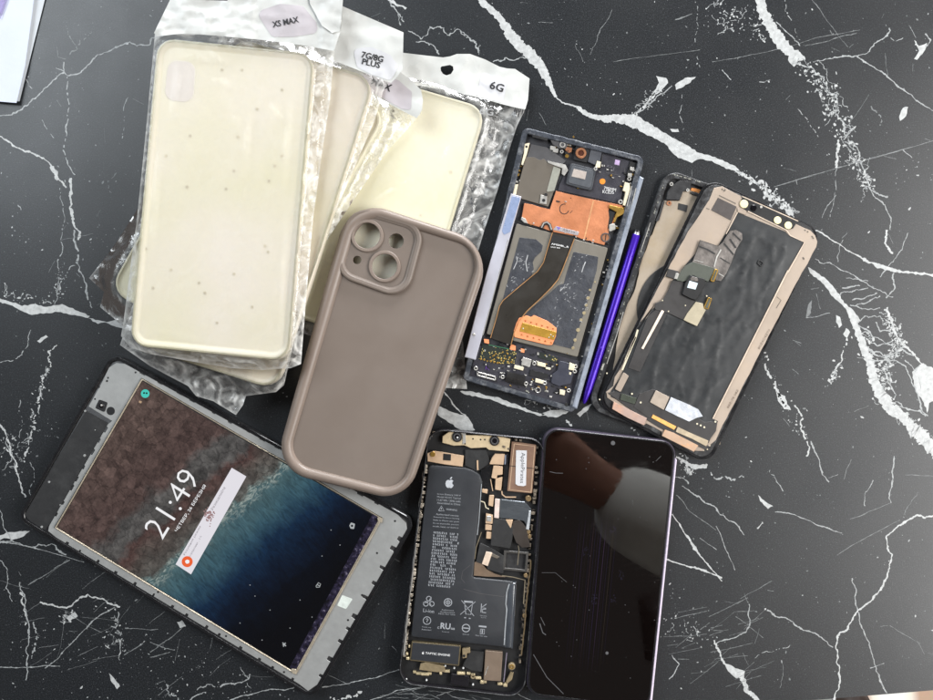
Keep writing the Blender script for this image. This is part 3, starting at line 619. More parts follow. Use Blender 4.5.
sheet('header_fold', t, [(306, -30), (344, -30), (343, 0), (340, 31), (332, 33), (322, 26), (310, 4)], lambda x, y: h1(x, y) + .9, m_card, step=4)
s = sheet('sticker', t, rp([(256, 12), (280, 4), (303, 6), (316, 22), (318, 33), (293, 37), (272, 37)], 6), lambda x, y: h1(x, y) + .15, m_stkm, step=3)
letters('lettering', t, 'XS MAX', (273, 27.8), (299.2, 22.4), 6.2, lambda x, y: h1(x, y) + .5, m_ink, s, bold=0.022)

# ------------------------------------------------------------------ brown case
m_tpu = M("taupe_silicone", (113, 102, 94), 0.48, var=0.02, vs=90, dirt=(120, 110, 103), dirtamt=.3, rv=.12, bump=0.06, bs=2500, spec=0.35)
m_tpu2 = M("taupe_rim", (123, 110, 101), 0.42, var=0.02, vs=90, bump=0.05, bs=2500, spec=0.45)
t = Thing('silicone_case', 'matte taupe phone case with a raised rim and camera holes, lying across the pile', 'phone case', (382, 350), -17, planar((420, 220), 4.2, (340, 490), 8.9))
q = [(349.5, 197), (494, 244.5), (406.5, 503), (272.5, 470.5)]
out = rp(q, [38, 40, 34, 34], 10)
inn = rp([(361, 213), (481, 250), (400, 491), (287, 462)], [24, 24, 22, 24], 10)
isl = rp([(349, 203), (426, 226), (406, 301), (334, 275)], [24, 20, 22, 22], 8)
lens = [(367, 235.6, 13.0), (384.4, 266.4, 12.6)]
hl = [circ(lens[0][0], lens[0][1], 13.0, 40), circ(lens[1][0], lens[1][1], 12.6, 40), circ(396, 241, 7.6), circ(357, 260, 4.2)]
solid('back_panel', t, inset(out, 4), 7.0, 8.3, m_tpu, b=0.2, holes=hl)
R_ = []
w0 = 12.5
n_ = 10
prof = [(2, 0), (0.3, 2.0)] + [(6.2 - 6.2 * math.cos(math.pi * k / n_), 7.2 + 3.7 * math.sin(math.pi * k / n_)) for k in range(n_ + 1)]
def rim_tube(name, th, lo_, li_, prof, mat):
    V, F, U = [], [], []
    n = min(len(lo_), len(li_)); rings = []
    wd = prof[-1][0]
    for (ins, h) in prof:
        f = ins / wd; i0 = len(V)
        for a, b in zip(lo_, li_):
            p = lerp(a, b, f); V.append(th.V(9, p[0], p[1], h)); U.append((p[0] / 100, p[1] / 100))
        rings.append(i0)
    for a, b in zip(rings, rings[1:]):
        for i in range(n): F.append((a + i, a + (i + 1) % n, b + (i + 1) % n, b + i))
    return finish(name, V, F, mat, th.e, U, 50)
rim_tube('rim', t, out, inn, prof + [(12.4, 8.0)], m_tpu2)
solid('camera_island', t, isl, 8.0, 9.9, m_tpu, holes=[inset(isl, 7)] , profile=[(0, 8.0), (0, 9.6), (.5, 10.3), (1.8, 10.6), (4.5, 10.4), (5.6, 9.9), (7, 9.6)])
solid('island_plate', t, inset(isl, 6.5), 7.9, 9.0, m_tpu, b=0.2, holes=hl)
for (x, y, r) in lens: solid('lens_ring', t, circ(x, y, r + 3.4, 40), 8.9, 10.2, m_tpu2, b=.7, holes=[circ(x, y, r, 40)])
# ------------------------------------------------------------------ device materials
m_blk = M("black_plastic", (38, 38, 40), 0.45, var=0.2, vs=300, bump=0.1, dirt=(90, 90, 90), dirtamt=.25)
m_blkg = M("gloss_black_edge", (26, 26, 28), 0.25, var=0.2)
m_grim = M("worn_frame", (66, 70, 78), 0.4, metal=0.35, var=0.3, vs=500, dirt=(150, 152, 155), dirtamt=.7, bump=0.3, bs=700)
m_gold = M("gold_contact", (205, 165, 85), 0.3, metal=0.8, var=0.15)
m_silv = M("bare_metal", (205, 203, 198), 0.35, metal=0.6, var=0.12, vs=500)
m_ivory = M("ivory_tab", (215, 205, 180), 0.45, var=0.12, vs=500)
m_plate = M("cast_plate", (160, 161, 160), 0.45, metal=0.3, var=0.05, vs=220, bump=0.15, bs=500, dirt=(130, 130, 130), dirtamt=.25)
m_tape = M("black_tape", (34, 34, 35), 0.6, var=0.15, vs=300, bump=0.1, dirt=(70, 70, 70), dirtamt=.3)
m_brass = M("screen_bezel", (200, 188, 168), 0.3, metal=0.5, var=0.15, vs=300)
m_lens = M("lens_glass", (12, 12, 16), 0.08, coat=1.0, var=0.1)
m_dark = M("dark_well", (18, 18, 20), 0.6, var=0.2)

# ------------------------------------------------------------------ the device with the lit screen
t = Thing('tablet', 'opened black tablet with lit screen, brown case resting on its edge', 'tablet', (212, 528), -30)
q = [(16, 519), (112, 352), (417, 520.5), (313, 700)]
out = rp(q, [12, 13, 12, 12], 8)
solid('back_shell', t, out, 0.0, 6.6, m_blk, profile=[(3, 0), (.5, 1.5), (0, 4.5), (.8, 6.2), (2.2, 6.6)], holes=())
solid('edge_frame', t, inset(out, .6), 6.0, 7.3, m_blkg, holes=[inset(out, 4.2)], b=.8)
# metal plate with notched edges
def notch(a, b, n, depth, wd, seed):
    rnd = random.Random(seed); d = Vector((b[0] - a[0], b[1] - a[1])); L = d.length; d /= L; nn = Vector((-d.y, d.x)); out = []
    for k in range(n):
        c = (k + .5 + rnd.uniform(-.2, .2)) / n * L; ww = wd * rnd.uniform(.7, 1.3); dp = depth * rnd.uniform(.7, 1.2)
        for u, v in ((c - ww, 0), (c - ww * .8, dp), (c + ww * .8, dp), (c + ww, 0)):
            p = Vector(a) + d * u + nn * v; out.append((p.x, p.y))
    return [a] + out + [b]
pl = [(101, 384), (109, 367.5), (116, 363), (127, 364)]
pl += notch((137, 369), (388, 508), 15, 2.2, 3.0, 1)
pl += [(398, 515), (406, 523)]
pl += notch((407, 529), (318, 684), 10, 5.0, 2.0, 2)
pl += [(308, 691)]
pl += notch((299, 684), (56, 537.5), 14, 2.4, 1.4, 3)
pl += [(48, 531), (49, 526)] + notch((53, 519), (108, 424), 8, 1.6, 3.0, 4) + [(112, 421), (88.5, 406.5)]
solid('mid_plate', t, pl, 6.3, 7.0, m_plate, b=.25)
solid('cover_film', t, [(24, 515), (86, 410.5), (108, 423), (52, 521), (45, 530), (31, 522)], 6.3, 6.85, m_tape, b=.3)
s = solid('front_camera', t, rp(C(80, 350, 5)((95, 247), (138, 262), (122, 312), (75, 290)), 1.5), 6.6, 7.3, m_dark, b=.3); disc('lens', t, (101.2, 405.5), 2.6, 7.0, 7.6, m_lens, s, .5); disc('lens_core', t, (101.2, 405.2), 1.1, 7.5, 7.8, m_silv, s, .3)
disc('sensor_window', t, (110.6, 411), 4.3, 6.6, 7.15, m_dark, b=.3)
multi('screw_hole', t, [(circ(x, y, 1.0, 10), 6.7, 7.05) for x, y in C(80, 350, 5)((140, 139), (75, 245), (278, 112), (95, 185))] + [(circ(x, y, 1.1, 10), 6.7, 7.05) for x, y in [(107, 381), (362, 595), (348, 620), (377, 553), (226, 636), (158, 592), (395, 521), (284, 672)]], m_dark, b=0)
multi('dust', t, [(circ(x, y, r, 7), 6.8, 7.1) for x, y, r in [(84.4, 455.5, 1.4), (49, 482, 1.2), (41.5, 527, 1.3), (85, 411, 1.2), (60, 505, .7), (95, 430, .6)]], m_plate, b=.2)
solid('tag', t, rp(C(250, 560, 5)((460, 175), (513, 195), (480, 245), (435, 228)), 1), 6.9, 7.15, M("pale_tag", (205, 212, 206), .5, var=.12, vs=500), b=.1)
# display
scr = [(141.5, 378), (382.5, 518), (296, 675), (54, 528)]
solid('display_bezel', t, rp(scr, 1.5), 6.6, 7.9, m_brass, b=.5, holes=[inset(rp(scr, 1.5), 1.5)])
flat_lines('bezel_gap', t, [[scr[3], scr[0], scr[1]], ], 7.95, m_dark, w=.6)
def wallpaper():
    m, nt, b = nodes("lit_screen")
    uv = N(nt, 'ShaderNodeUVMap'); sp = N(nt, 'ShaderNodeSeparateXYZ'); nt.links.new(uv.outputs[0], sp.inputs[0])
    X = math_(nt, 'MULTIPLY', sp.outputs[0], 100.0); Y = math_(nt, 'MULTIPLY', sp.outputs[1], 100.0)
    d0 = math_(nt, 'ADD', math_(nt, 'MULTIPLY', math_(nt, 'SUBTRACT', X, 151.0), 0.659), math_(nt, 'MULTIPLY', math_(nt, 'SUBTRACT', Y, 577.0), 0.752))
    al = math_(nt, 'ADD', math_(nt, 'MULTIPLY', math_(nt, 'SUBTRACT', X, 151.0), 0.752), math_(nt, 'MULTIPLY', math_(nt, 'SUBTRACT', Y, 577.0), -0.659))
    cv = N(nt, 'ShaderNodeCombineXYZ'); nt.links.new(d0, cv.inputs[0]); nt.links.new(al, cv.inputs[1])
    def ns(scale, det=5.0, sx=1.0, sy=1.0, rgh=.6, dist=0.0):
        mp = N(nt, 'ShaderNodeMapping'); mp.inputs['Scale'].default_value = (sx, sy, 1); nt.links.new(cv.outputs[0], mp.inputs[0])
        n = N(nt, 'ShaderNodeTexNoise', Scale=scale, Detail=det, Roughness=rgh, Distortion=dist); nt.links.new(mp.outputs[0], n.inputs['Vector']); return n
    wob_ = math_(nt, 'MULTIPLY', math_(nt, 'SUBTRACT', ns(0.035, 4.0).outputs[0], 0.5), 34.0)
    fine = math_(nt, 'MULTIPLY', math_(nt, 'SUBTRACT', ns(0.22, 4.0).outputs[0], 0.5), 9.0)
    d = math_(nt, 'ADD', math_(nt, 'ADD', d0, wob_), fine)
    # rocks
    def vor(sc, feat):
        wv = N(nt, 'ShaderNodeVectorMath'); wv.operation = 'ADD'; sc_ = N(nt, 'ShaderNodeVectorMath'); sc_.operation = 'SCALE'; sc_.inputs[3].default_value = 7.0; nt.links.new(ns(0.09, 3.0).outputs[1], sc_.inputs[0]); nt.links.new(cv.outputs[0], wv.inputs[0]); nt.links.new(sc_.outputs[0], wv.inputs[1])
        v = N(nt, 'ShaderNodeTexVoronoi', Scale=sc, Randomness=0.85); v.feature = feat; nt.links.new(wv.outputs[0], v.inputs['Vector']); return v
    v1 = vor(0.11, 'DISTANCE_TO_EDGE'); vc = vor(0.11, 'F1')
    v2 = vor(0.045, 'DISTANCE_TO_EDGE')
    band = ramp(nt, math_(nt, 'ADD', math_(nt, 'MULTIPLY_ADD', d0, 1 / 130, 1.0), math_(nt, 'MULTIPLY', math_(nt, 'SUBTRACT', ns(0.03, 4.0).outputs[0], .5), .35)),
                [(0.0, lin((96, 80, 74))), (0.36, lin((84, 68, 64))), (0.5, lin((86, 70, 66))), (0.58, lin((92, 90, 88))), (0.7, lin((84, 82, 80))), (0.76, lin((84, 64, 60))), (0.86, lin((88, 80, 75))), (1.0, lin((92, 92, 88)))])
    hs = mixrgb(nt, 0.3, band, ramp(nt, vc.outputs['Color'], [(0.15, (0.1,) * 3), (0.85, (0.95,) * 3)]), 'OVERLAY')
    mott = ramp(nt, ns(0.10, 10.0, rgh=.8).outputs[0], [(0.35, (0.12,) * 3), (0.65, (.9,) * 3)])
    hs = mixrgb(nt, 0.75, hs, mott, 'OVERLAY')
    ck = ramp(nt, v1.outputs['Distance'], [(0.0, (0.55,) * 3), (0.05, (1,) * 3)]); ck2 = ramp(nt, v2.outputs['Distance'], [(0.0, (0.6,) * 3), (0.03, (1,) * 3)])
    msk = ramp(nt, ns(0.04, 4.0).outputs[0], [(0.42, (0.0,) * 3), (0.58, (1,) * 3)])
    rock = mixrgb(nt, 1.0, hs, mixrgb(nt, msk, (1, 1, 1), ck), 'MULTIPLY'); rock = mixrgb(nt, 0.8, rock, ck2, 'MULTIPLY')
    # sea
    dd = math_(nt, 'ADD', d0, math_(nt, 'MULTIPLY', math_(nt, 'SUBTRACT', ns(0.028, 5.0).outputs[0], 0.5), 46.0))
    sea = ramp(nt, math_(nt, 'DIVIDE', dd, 140.0), [(0.0, lin((84, 106, 106))), (0.08, lin((74, 102, 108))), (0.2, lin((60, 92, 104))), (0.30, lin((42, 72, 90))), (0.40, lin((16, 42, 68))), (0.53, lin((6, 22, 42))), (0.68, lin((1, 6, 16))), (0.9, (0, 0.0004, 0.001))])
    str_ = ramp(nt, ns(0.20, 6.0, 0.35, 1.3, .65, 1.2).outputs[0], [(0.3, (0.25,) * 3), (0.72, (.8,) * 3)]); sea = mixrgb(nt, 0.8, sea, str_, 'OVERLAY')
    fo = math_(nt, 'MULTIPLY', ramp(nt, ns(0.16, 7.0, 1.2, .55, .7, 2.2).outputs[0], [(0.47, (0,) * 3), (0.56, (1,) * 3)]), ramp(nt, math_(nt, 'MULTIPLY_ADD', d, 1 / 40, 0.3), [(0.1, (0,) * 3), (0.25, (1,) * 3), (0.4, (1,) * 3), (0.62, (0.0,) * 3)]))
    sea = mixrgb(nt, math_(nt, 'MULTIPLY', fo, 0.8), sea, lin((172, 184, 178)))
    img = mixrgb(nt, ramp(nt, math_(nt, 'MULTIPLY_ADD', d, 0.16, 0.5), [(0, (0,) * 3), (1, (1,) * 3)]), rock, sea)
    e = b.inputs
    e['Base Color'].default_value = (0.003, 0.003, 0.004, 1); e['Roughness'].default_value = 0.07; e['Specular IOR Level'].default_value = 0.4
    nt.links.new(img, e['Emission Color']); e['Emission Strength'].default_value = 0.8
    return m
def emit(name, rgb, st=0.9):
    m, nt, b = nodes(name); b.inputs['Base Color'].default_value = (0.01, 0.01, 0.01, 1); b.inputs['Emission Color'].default_value = (*lin(rgb), 1); b.inputs['Emission Strength'].default_value = st; b.inputs['Roughness'].default_value = .1; return m
e_white = emit("lit_white", (250, 250, 252)); e_card = emit("lit_card", (232, 229, 236), .92); e_txt = emit("lit_grey_text", (150, 145, 152), .8); e_or = emit("lit_orange", (232, 95, 45), 1.0); e_teal = emit("lit_teal", (70, 205, 190)); e_br = emit("lit_brown_spot", (165, 130, 130), .8); e_dim = emit("lit_dim", (185, 190, 192), .8); e_off = emit("lit_dark", (6, 6, 8), .4)
solid('black_border', t, inset(scr, 1.2), 6.5, 7.3, m_dark, b=0, holes=[inset(scr, 3)])
dis = solid('display', t, inset(scr, 2.4), 6.6, 7.5, wallpaper(), b=.15)
strip_m, nt_, b_ = nodes("display_edge_strip"); tc_ = N(nt_, 'ShaderNodeTexCoord'); n_1 = N(nt_, 'ShaderNodeTexNoise', Scale=420.0, Detail=6.0, Roughness=.7); nt_.links.new(tc_.outputs['Object'], n_1.inputs[0]); nt_.links.new(ramp(nt_, n_1.outputs[0], [(0.38, lin((14, 13, 18))), (0.58, lin((40, 36, 56))), (0.75, lin((150, 142, 160)))]), b_.inputs[0]); b_.inputs['Roughness'].default_value = .25
solid('display_ribbon', t, [(379.5, 518.5), (296, 671.5), (289.5, 667.5), (372.5, 514)], 7.3, 7.62, strip_m, b=.2)
flat_lines('ribbon_edge', t, [[(378.5, 521), (297, 669)]], 7.7, m_brass, w=.9)
for c_ in ((381, 520), (295, 671.5)): solid('corner_clip', t, rp([(c_[0] - 4, c_[1] - 3), (c_[0] + 1.5, c_[1] - 2), (c_[0] + 1, c_[1] + 3), (c_[0] - 3, c_[1] + 2)], 1), 7.4, 8.1, m_brass, b=.4)
zs = 7.56
# clock: thin strokes drawn as a font
letters('clock', t, '21:49', (162.5, 540), (200.8, 479), 23, zs, e_white, dis, bold=-0.012)
letters('date', t, 'ЧЕТВЕР, 26 БЕРЕЗНЯ', (177.6, 532.3), (206.8, 486.2), 3.7, zs, e_white, dis, bold=0.01)
nb_ = [(231.7, 467.8), (246.3, 476.4), (191, 574.3), (175.6, 564.2)]
s = solid('notification', t, nb_, 7.45, zs, e_card, dis, b=0)
ringo('app_icon', t, (187.2, 561.6), 5.5, 2.0, 7.45, zs + .05, e_or, dis, b=0)
solid('app_glyph', t, rp([(184.8, 561), (187.4, 559.4), (189.6, 560.6), (189, 563.2), (186.6, 563.8)], .7), 7.45, zs + .06, e_white, dis, b=0)
u_ = Vector((0.4916, -0.8708)); v_ = Vector((-0.8708, -0.4916))
def np_(a, b): p = Vector((186.5, 571.2)) + u_ * a + Vector((-v_.x, -v_.y)) * -b; return (p.x, p.y)
letters('notification_text', t, 'Розумний режим', np_(13, 8.6), np_(46, 8.6), 2.9, zs + .05, e_txt, dis, bold=.0)
letters('notification_text', t, 'Розряджання ... 5 %', np_(13, 3.2), np_(38, 3.2), 2.5, zs + .05, e_txt, dis)
letters('notification_text', t, 'Розмовляйте', np_(66, 6.8), np_(92, 6.8), 2.9, zs + .05, e_txt, dis)
rq = random.Random(3); multi('stain', t, [(circ(209 + rq.gauss(0, 2.6), 515 + rq.gauss(0, 3.4), rq.uniform(.3, 1.0), 6), 7.45, zs + .07) for _ in range(60)], e_br, dis, b=0)
disc('status_badge', t, (145.2, 393.6), 4.3, 7.45, zs, e_teal, dis, b=0); multi('badge_mark', t, [(circ(144, 393, 1.0, 8), 7.45, zs + .05), (circ(146.6, 393.2, 1.0, 8), 7.45, zs + .05)], e_off, dis, b=0)
multi('status_icon', t, [([(139.5, 400.5), (142, 401.6), (141, 403.4), (138.6, 402.2)], 7.45, zs)], emit('lit_tan', (190, 160, 130)), dis, b=0)
ci = rp([(349.3, 525.5), (351, 522.4), (355, 523.8), (354, 529), (350.5, 528.5)], .8); solid('camera_icon', t, ci, 7.45, zs, e_dim, dis, b=0, holes=[circ(352, 525.8, 1.2, 10)])
flat_lines('lock_icon', t, [[(316, 586), (318.5, 582.5), (320.6, 584), (319.5, 587), (316.4, 587.2), (316, 586)], [(317, 584.5), (320, 586)]], zs, e_dim, dis, w=.7)
flat_lines('assistant_icon', t, [[(282.5, 642.5), (286, 646)], [(285.8, 642.8), (282.6, 645)], [(283.4, 646.6), (284.6, 643.8)]], zs, e_dim, dis, w=1.0)
rq = random.Random(9); multi('speck', t, [(circ(rq.uniform(225, 345), rq.uniform(545, 640), rq.uniform(.2, .5), 5), 7.45, zs) for _ in range(0)] + [(circ(x, y, .5, 6), 7.45, zs) for x, y in [(240, 623), (255, 596), (270, 610), (300, 600), (322, 556), (331, 530), (262, 640), (290, 628), (312, 617), (340, 545), (250, 585)]], e_dim, dis, b=0)

# ------------------------------------------------------------------ gutted phone with the copper sheet
t = Thing('opened_phone', 'gutted phone with copper sheet, exposed battery and dark ribbon cable', 'phone', (553, 270), -15)
A = C(510, 120, 6.664); B = C(470, 210, 6.664); D = C(460, 320, 6.664); E = C(470, 120, 4.828); F = C(450, 260, 4.517)
q = [(523.5, 127), (645, 157), (573.5, 413), (462.5, 379.5)]
out = rp(q, [6, 7, 4, 4], 6)
m_int = M("charcoal_tray", (40, 41, 46), 0.5, var=0.2, vs=300, bump=0.15)
solid('tray', t, inset(out, 1), 0.0, 4.6, m_int, b=.2)
solid('frame', t, jag(out, 5, .35, 3), 0.4, 7.2, m_grim, b=.9, holes=[inset(out, 5.5)])
m_side = M("brushed_side", (172, 180, 194), 0.3, metal=0.45, var=0.12, vs=200, dirt=(90, 94, 105), dirtamt=.5, aniso=(3, 1, 1))
solid('side_rail', t, [(640, 176), (644, 178), (577, 409), (571.5, 407), (606, 290), (619, 245)], 4.6, 7.5, m_side, b=1.2)
m_lav = M("lavender_side", (193, 193, 204), 0.35, metal=0.3, var=0.06, vs=120)
solid('side_plate', t, [(511, 193.5), (521.5, 196.5), (503, 262), (475.5, 360), (464.5, 357), (486, 275)], 5.5, 8.3, m_lav, b=.6)
solid('blue_foil', t, rp([(512, 196), (520.5, 198), (510, 232), (504, 235), (502, 231)], 1.5), 8.2, 8.45, M("blue_foil", (150, 166, 200), .3, metal=.3, var=.08), b=.15)
flat_lines('groove', t, [([(508, 240), (483, 335)], .8)], 8.36, m_silv); disc('rivet', t, (474, 334.5), 1.5, 8.0, 8.7, m_silv, b=.5)
# upper board
m_brd = M("board_black", (47, 46, 54), 0.5, var=0.15, vs=400, bump=.1)
m_gph = M("graphite_pad", (96, 89, 80), 0.5, var=0.06, vs=150)
m_gph2 = M("graphite_dark", (76, 75, 77), 0.5, var=0.1, vs=200)
m_lgr = M("grey_pad", (142, 142, 132), 0.55, var=0.08)
solid('main_board', t, A((612, 212), (800, 275), (760, 420), (735, 560), (560, 520), (320, 470), (330, 430), (400, 290), (600, 330)), 4.6, 5.4, m_brd, b=.2)
solid('graphite_cover', t, A((140, 160), (245, 182), (290, 212), (372, 272), (330, 315), (250, 285), (110, 250)), 4.6, 5.6, m_gph2, b=.2)
solid('graphite_cover', t, rp(A((105, 247), (160, 248), (200, 268), (225, 258), (255, 288), (338, 322), (335, 352), (255, 578), (200, 562), (35, 512)), .8), 4.6, 5.75, m_gph, b=.2)
solid('grey_pad', t, rp(A((290, 308), (338, 326), (295, 472), (243, 480)), 1), 5.6, 6.0, m_lgr, b=.15)
rr_ = random.Random(5)
solid('bracket', t, A((250, 272), (370, 298), (388, 335), (362, 372), (345, 360), (348, 322), (255, 287)), 5.6, 6.3, m_silv, b=.2)
s = solid('bracket', t, A((205, 498), (248, 508), (244, 562), (198, 556)), 5.6, 6.3, m_silv, b=.2); disc('screw', t, A((225, 535))[0], 1.6, 6.2, 6.6, m_dark, s)
disc('post', t, A((240, 497))[0], 1.5, 5.6, 6.7, m_dark)
solid('gold_edge', t, A((95, 160), (132, 152), (112, 230), (85, 302), (74, 296), (92, 220)), 5.2, 6.5, m_ivory, b=.3); solid('gold_edge', t, A((30, 430), (55, 428), (40, 497), (3, 492)), 5.2, 6.5, m_ivory, b=.3)
disc('post', t, A((110, 178))[0], 1.2, 6.3, 6.6, m_dark)
solid('earpiece_slot', t, rp(A((150, 95), (252, 120), (250, 140), (148, 115)), 1), 6.4, 7.26, m_dark, b=.2)
solid('sensor_block', t, A((265, 125), (330, 120), (385, 150), (375, 190), (330, 190), (285, 165)), 5, 6.4, m_gph2, b=.4)
ringo('screw', t, A((350, 165))[0], 3.0, 1.7, 6, 6.8, m_silv); ringo('screw', t, A((345, 211))[0], 1.8, .9, 5.6, 6.3, m_silv)
for p in ((303, 200), (285, 185)): solid('connector', t, rp(A((p[0] - 16, p[1] - 14), (p[0] + 20, p[1] - 8), (p[0] + 16, p[1] + 20), (p[0] - 18, p[1] + 12)), .5), 5.4, 6.3, m_silv, b=.2)
m_cop = M("copper_sheet", (208, 136, 97), 0.36, metal=0.35, var=0.14, vs=160, bump=0.35, bs=900, dirt=(186, 116, 76), dirtamt=.6)
m_cop2 = M("copper_ring", (200, 140, 105), 0.3, metal=0.6, var=0.1)
solid('copper_contact', t, rp(A((372, 178), (415, 186), (410, 212), (392, 220), (368, 200)), 1), 5.4, 6.2, m_cop2, b=.2); disc('contact', t, A((380, 240))[0], 1.9, 5.4, 6.2, m_gold); disc('contact', t, A((378, 222))[0], 1.8, 5.4, 6.0, m_dark)
solid('camera_well', t, rp(A((442, 160), (538, 182), (512, 285), (422, 265)), .8), 5.0, 6.2, m_dark, b=.3)
s = ringo('vibration_ring', t, A((473, 220))[0], 5.4, 3.0, 6.0, 6.9, m_cop2, b=.4); disc('ring_core', t, A((473, 218))[0], 2.9, 6.0, 6.3, M("brown_core", (75, 40, 28), .4), s)
solid('shield_block', t, rp(A((541, 180), (615, 200), (598, 290), (565, 300), (518, 278)), .8), 5.0, 6.5, M("grey_block", (72, 74, 80), .45, var=.08), b=.4)
mf = solid('camera_frame', t, rp(A((405, 287), (575, 328), (545, 470), (470, 455), (372, 428)), 2), 5.0, 6.9, M("grey_frame", (66, 69, 74), .4, var=.1), b=.5)
solid('frame_plate', t, rp(A((412, 302), (560, 338), (536, 455), (385, 418)), 2), 6.6, 7.2, M("grey_frame_top", (80, 83, 88), .4, var=.1), mf, b=.3)
solid('frame_window', t, A((425, 325), (511, 346), (500, 397), (409, 376)), 7.0, 7.35, M("pinkish_window", (172, 162, 155), .4, var=.08), mf, b=.2)
solid('connector', t, A((580, 272), (606, 280), (600, 318), (568, 314)), 5.4, 6.9, m_ivory, b=.2); ringo('screw', t, A((570, 325))[0], 1.8, .8, 6.9, 7.6, m_silv)
solid('colour_patch', t, A((702, 263), (734, 270), (727, 303), (696, 296)), 5.3, 5.5, M("lilac_patch", (190, 165, 205), .5), b=.1); disc('orange_dot', t, A((616, 410))[0], 2.9, 5.3, 5.5, M("orange_dot", (225, 135, 40), .5), b=.1)
m_wht = M("white_print", (205, 205, 205), .5, var=.1)
for a_, b_2, s_ in (((624, 464), (704, 478), '79BMM'), ((616, 488), (692, 494), 'KCE35')): letters('print', t, s_, A(a_)[0], A(b_2)[0], 3.3, 5.55, m_wht, bold=.008)
letters('handwriting', t, 'Pj', A((640, 330))[0], A((690, 345))[0], 5, 5.5, M("faint_pen", (84, 82, 90), .5))
flat_lines('board_edge', t, [[p for p in A((745, 300), (735, 370), (640, 350))], A((620, 225), (605, 315)), A((760, 320), (770, 370))], 5.5, m_gph2, w=.5)
for p in ((815, 325), (800, 367)): solid('connector', t, rp(A((p[0] - 13, p[1] - 14), (p[0] + 14, p[1] - 8), (p[0] + 11, p[1] + 15), (p[0] - 15, p[1] + 9)), .4), 5.4, 7.0, m_silv, b=.2)
solid('contact_strip', t, A((800, 275), (850, 290), (832, 400), (790, 395), (775, 365)), 5, 5.9, m_dark, b=.2)
ringo('screw', t, A((795, 392))[0], 2.0, 1.0, 5.8, 6.6, m_silv)
solid('gold_edge', t, A((766, 413), (797, 423), (802, 462), (768, 572), (752, 567), (770, 480), (752, 470)), 5.2, 6.9, m_ivory, b=.3); ringo('screw', t, A((737, 545))[0], 2.3, 1.1, 5.6, 6.9, m_silv)
for pts in (((840, 455), (800, 620)), ((812, 440), (780, 575))): flat_lines('rail_line', t, [A(*pts)], 7.3, m_silv, w=.9)
cs = E((415, 343), (470, 356), (600, 385), (735, 412), (738, 422), (672, 418), (668, 440), (700, 446), (690, 520), (672, 520), (668, 552), (648, 604), (590, 588), (540, 574), (505, 560), (400, 540), (345, 520), (280, 500), (268, 485), (250, 470), (262, 402), (300, 408), (330, 418), (385, 432), (398, 395))
cu_ = solid('copper_sheet', t, cs, 5.3, 6.0, m_cop, b=.15)
m_seam = M("bright_seam", (238, 178, 130), .3, metal=.4, var=.2)
flat_lines('seam', t, [(E((596, 390), (552, 572)), 1.3)], 6.05, m_seam, cu_)
flat_lines('pen_mark', t, [([(E((455, 430))[0][0] + 4.6 * math.cos(a), E((455, 430))[0][1] + 5 * math.sin(a)) for a in [math.radians(v) for v in range(20, 300, 14)]], .8)], 6.06, m_dark, cu_)
flat_lines('pen_mark', t, [(E((483, 450), (495, 437)), .5)], 6.06, m_dark, cu_)
solid('notch', t, E((668, 436), (702, 446), (682, 512), (664, 528), (672, 470)), 5.6, 6.05, m_dark, b=.1)
solid('gold_clip', t, rp(E((672, 410), (742, 425), (748, 450), (710, 470), (700, 495), (692, 492), (708, 445), (672, 425)), .8), 6.0, 7.0, m_gold, b=.4); solid('clip', t, rp(E((672, 505), (700, 498), (703, 528), (672, 540)), 1), 5.8, 6.9, m_silv, b=.4)
s = ringo('screw', t, E((655, 567))[0], 4.6, 3.6, 5.8, 6.5, m_gph2, b=.2); disc('screw_head', t, E((655, 567))[0], 3.5, 5.8, 6.3, m_cop2, s); flat_lines('screw_slot', t, [(E((657, 552), (653, 582)), .8)], 6.4, m_dark, s)
solid('arch', t, E((340, 520), (352, 495), (370, 488), (390, 500), (402, 538), (390, 536), (375, 505), (362, 508), (352, 526)), 5.9, 6.6, m_dark, b=.2); flat_lines('arch_edge', t, [E((345, 520), (356, 498), (372, 493), (386, 505), (394, 530))], 6.7, m_silv, w=1.2)
solid('clip', t, E((250, 468), (268, 476), (280, 500), (262, 496), (246, 480)), 5.9, 6.8, m_silv, b=.3)
s = solid('strip_label', t, E((415, 512), (527, 540), (521, 558), (402, 530)), 5.9, 6.15, M("silver_label", (190, 182, 185), .35, metal=.4, var=.2, vs=500), b=.1); letters('print', t, 'A4320', E((445, 535))[0], E((505, 549))[0], 2.2, 6.2, m_gph2, s); solid('label_patch', t, E((418, 514), (440, 519), (425, 532)), 6.0, 6.2, M("violet", (120, 105, 175), .4), s, b=.05)
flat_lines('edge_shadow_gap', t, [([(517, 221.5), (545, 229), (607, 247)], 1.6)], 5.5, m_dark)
# battery
m_bat = M("battery_wrap", (112, 107, 98), 0.5, var=0.05, vs=200)
m_glue = M("glue_patch", (58, 60, 66), 0.4, var=0.2, vs=260, bump=0.9, bs=330, dirt=(84, 86, 91), dirtamt=.45)
bt = solid('battery', t, rp([(516.5, 223.5), (608, 248), (577.5, 357), (486.5, 334)], 1.5), 4.6, 6.3, m_bat, b=.5)
solid('adhesive', t, rp(B((330, 182), (440, 195), (485, 235), (478, 275), (432, 318), (418, 350), (425, 390), (410, 440), (340, 500), (230, 610), (215, 610), (250, 480)), 1.2), 6.2, 6.45, m_glue, bt, b=.15)
solid('adhesive', t, rp(B((690, 278), (855, 312), (845, 400), (800, 560)) + [(580, 325), (572, 349), (540, 341), (520, 330), (522, 318), (532, 308), (545, 297)] + B((590, 500), (625, 490), (640, 430)), 1.2), 6.2, 6.42, m_glue, bt, b=.15)
rr_ = random.Random(21)
m_crz = M("dry_glue", (165, 166, 168), .5, var=.2)
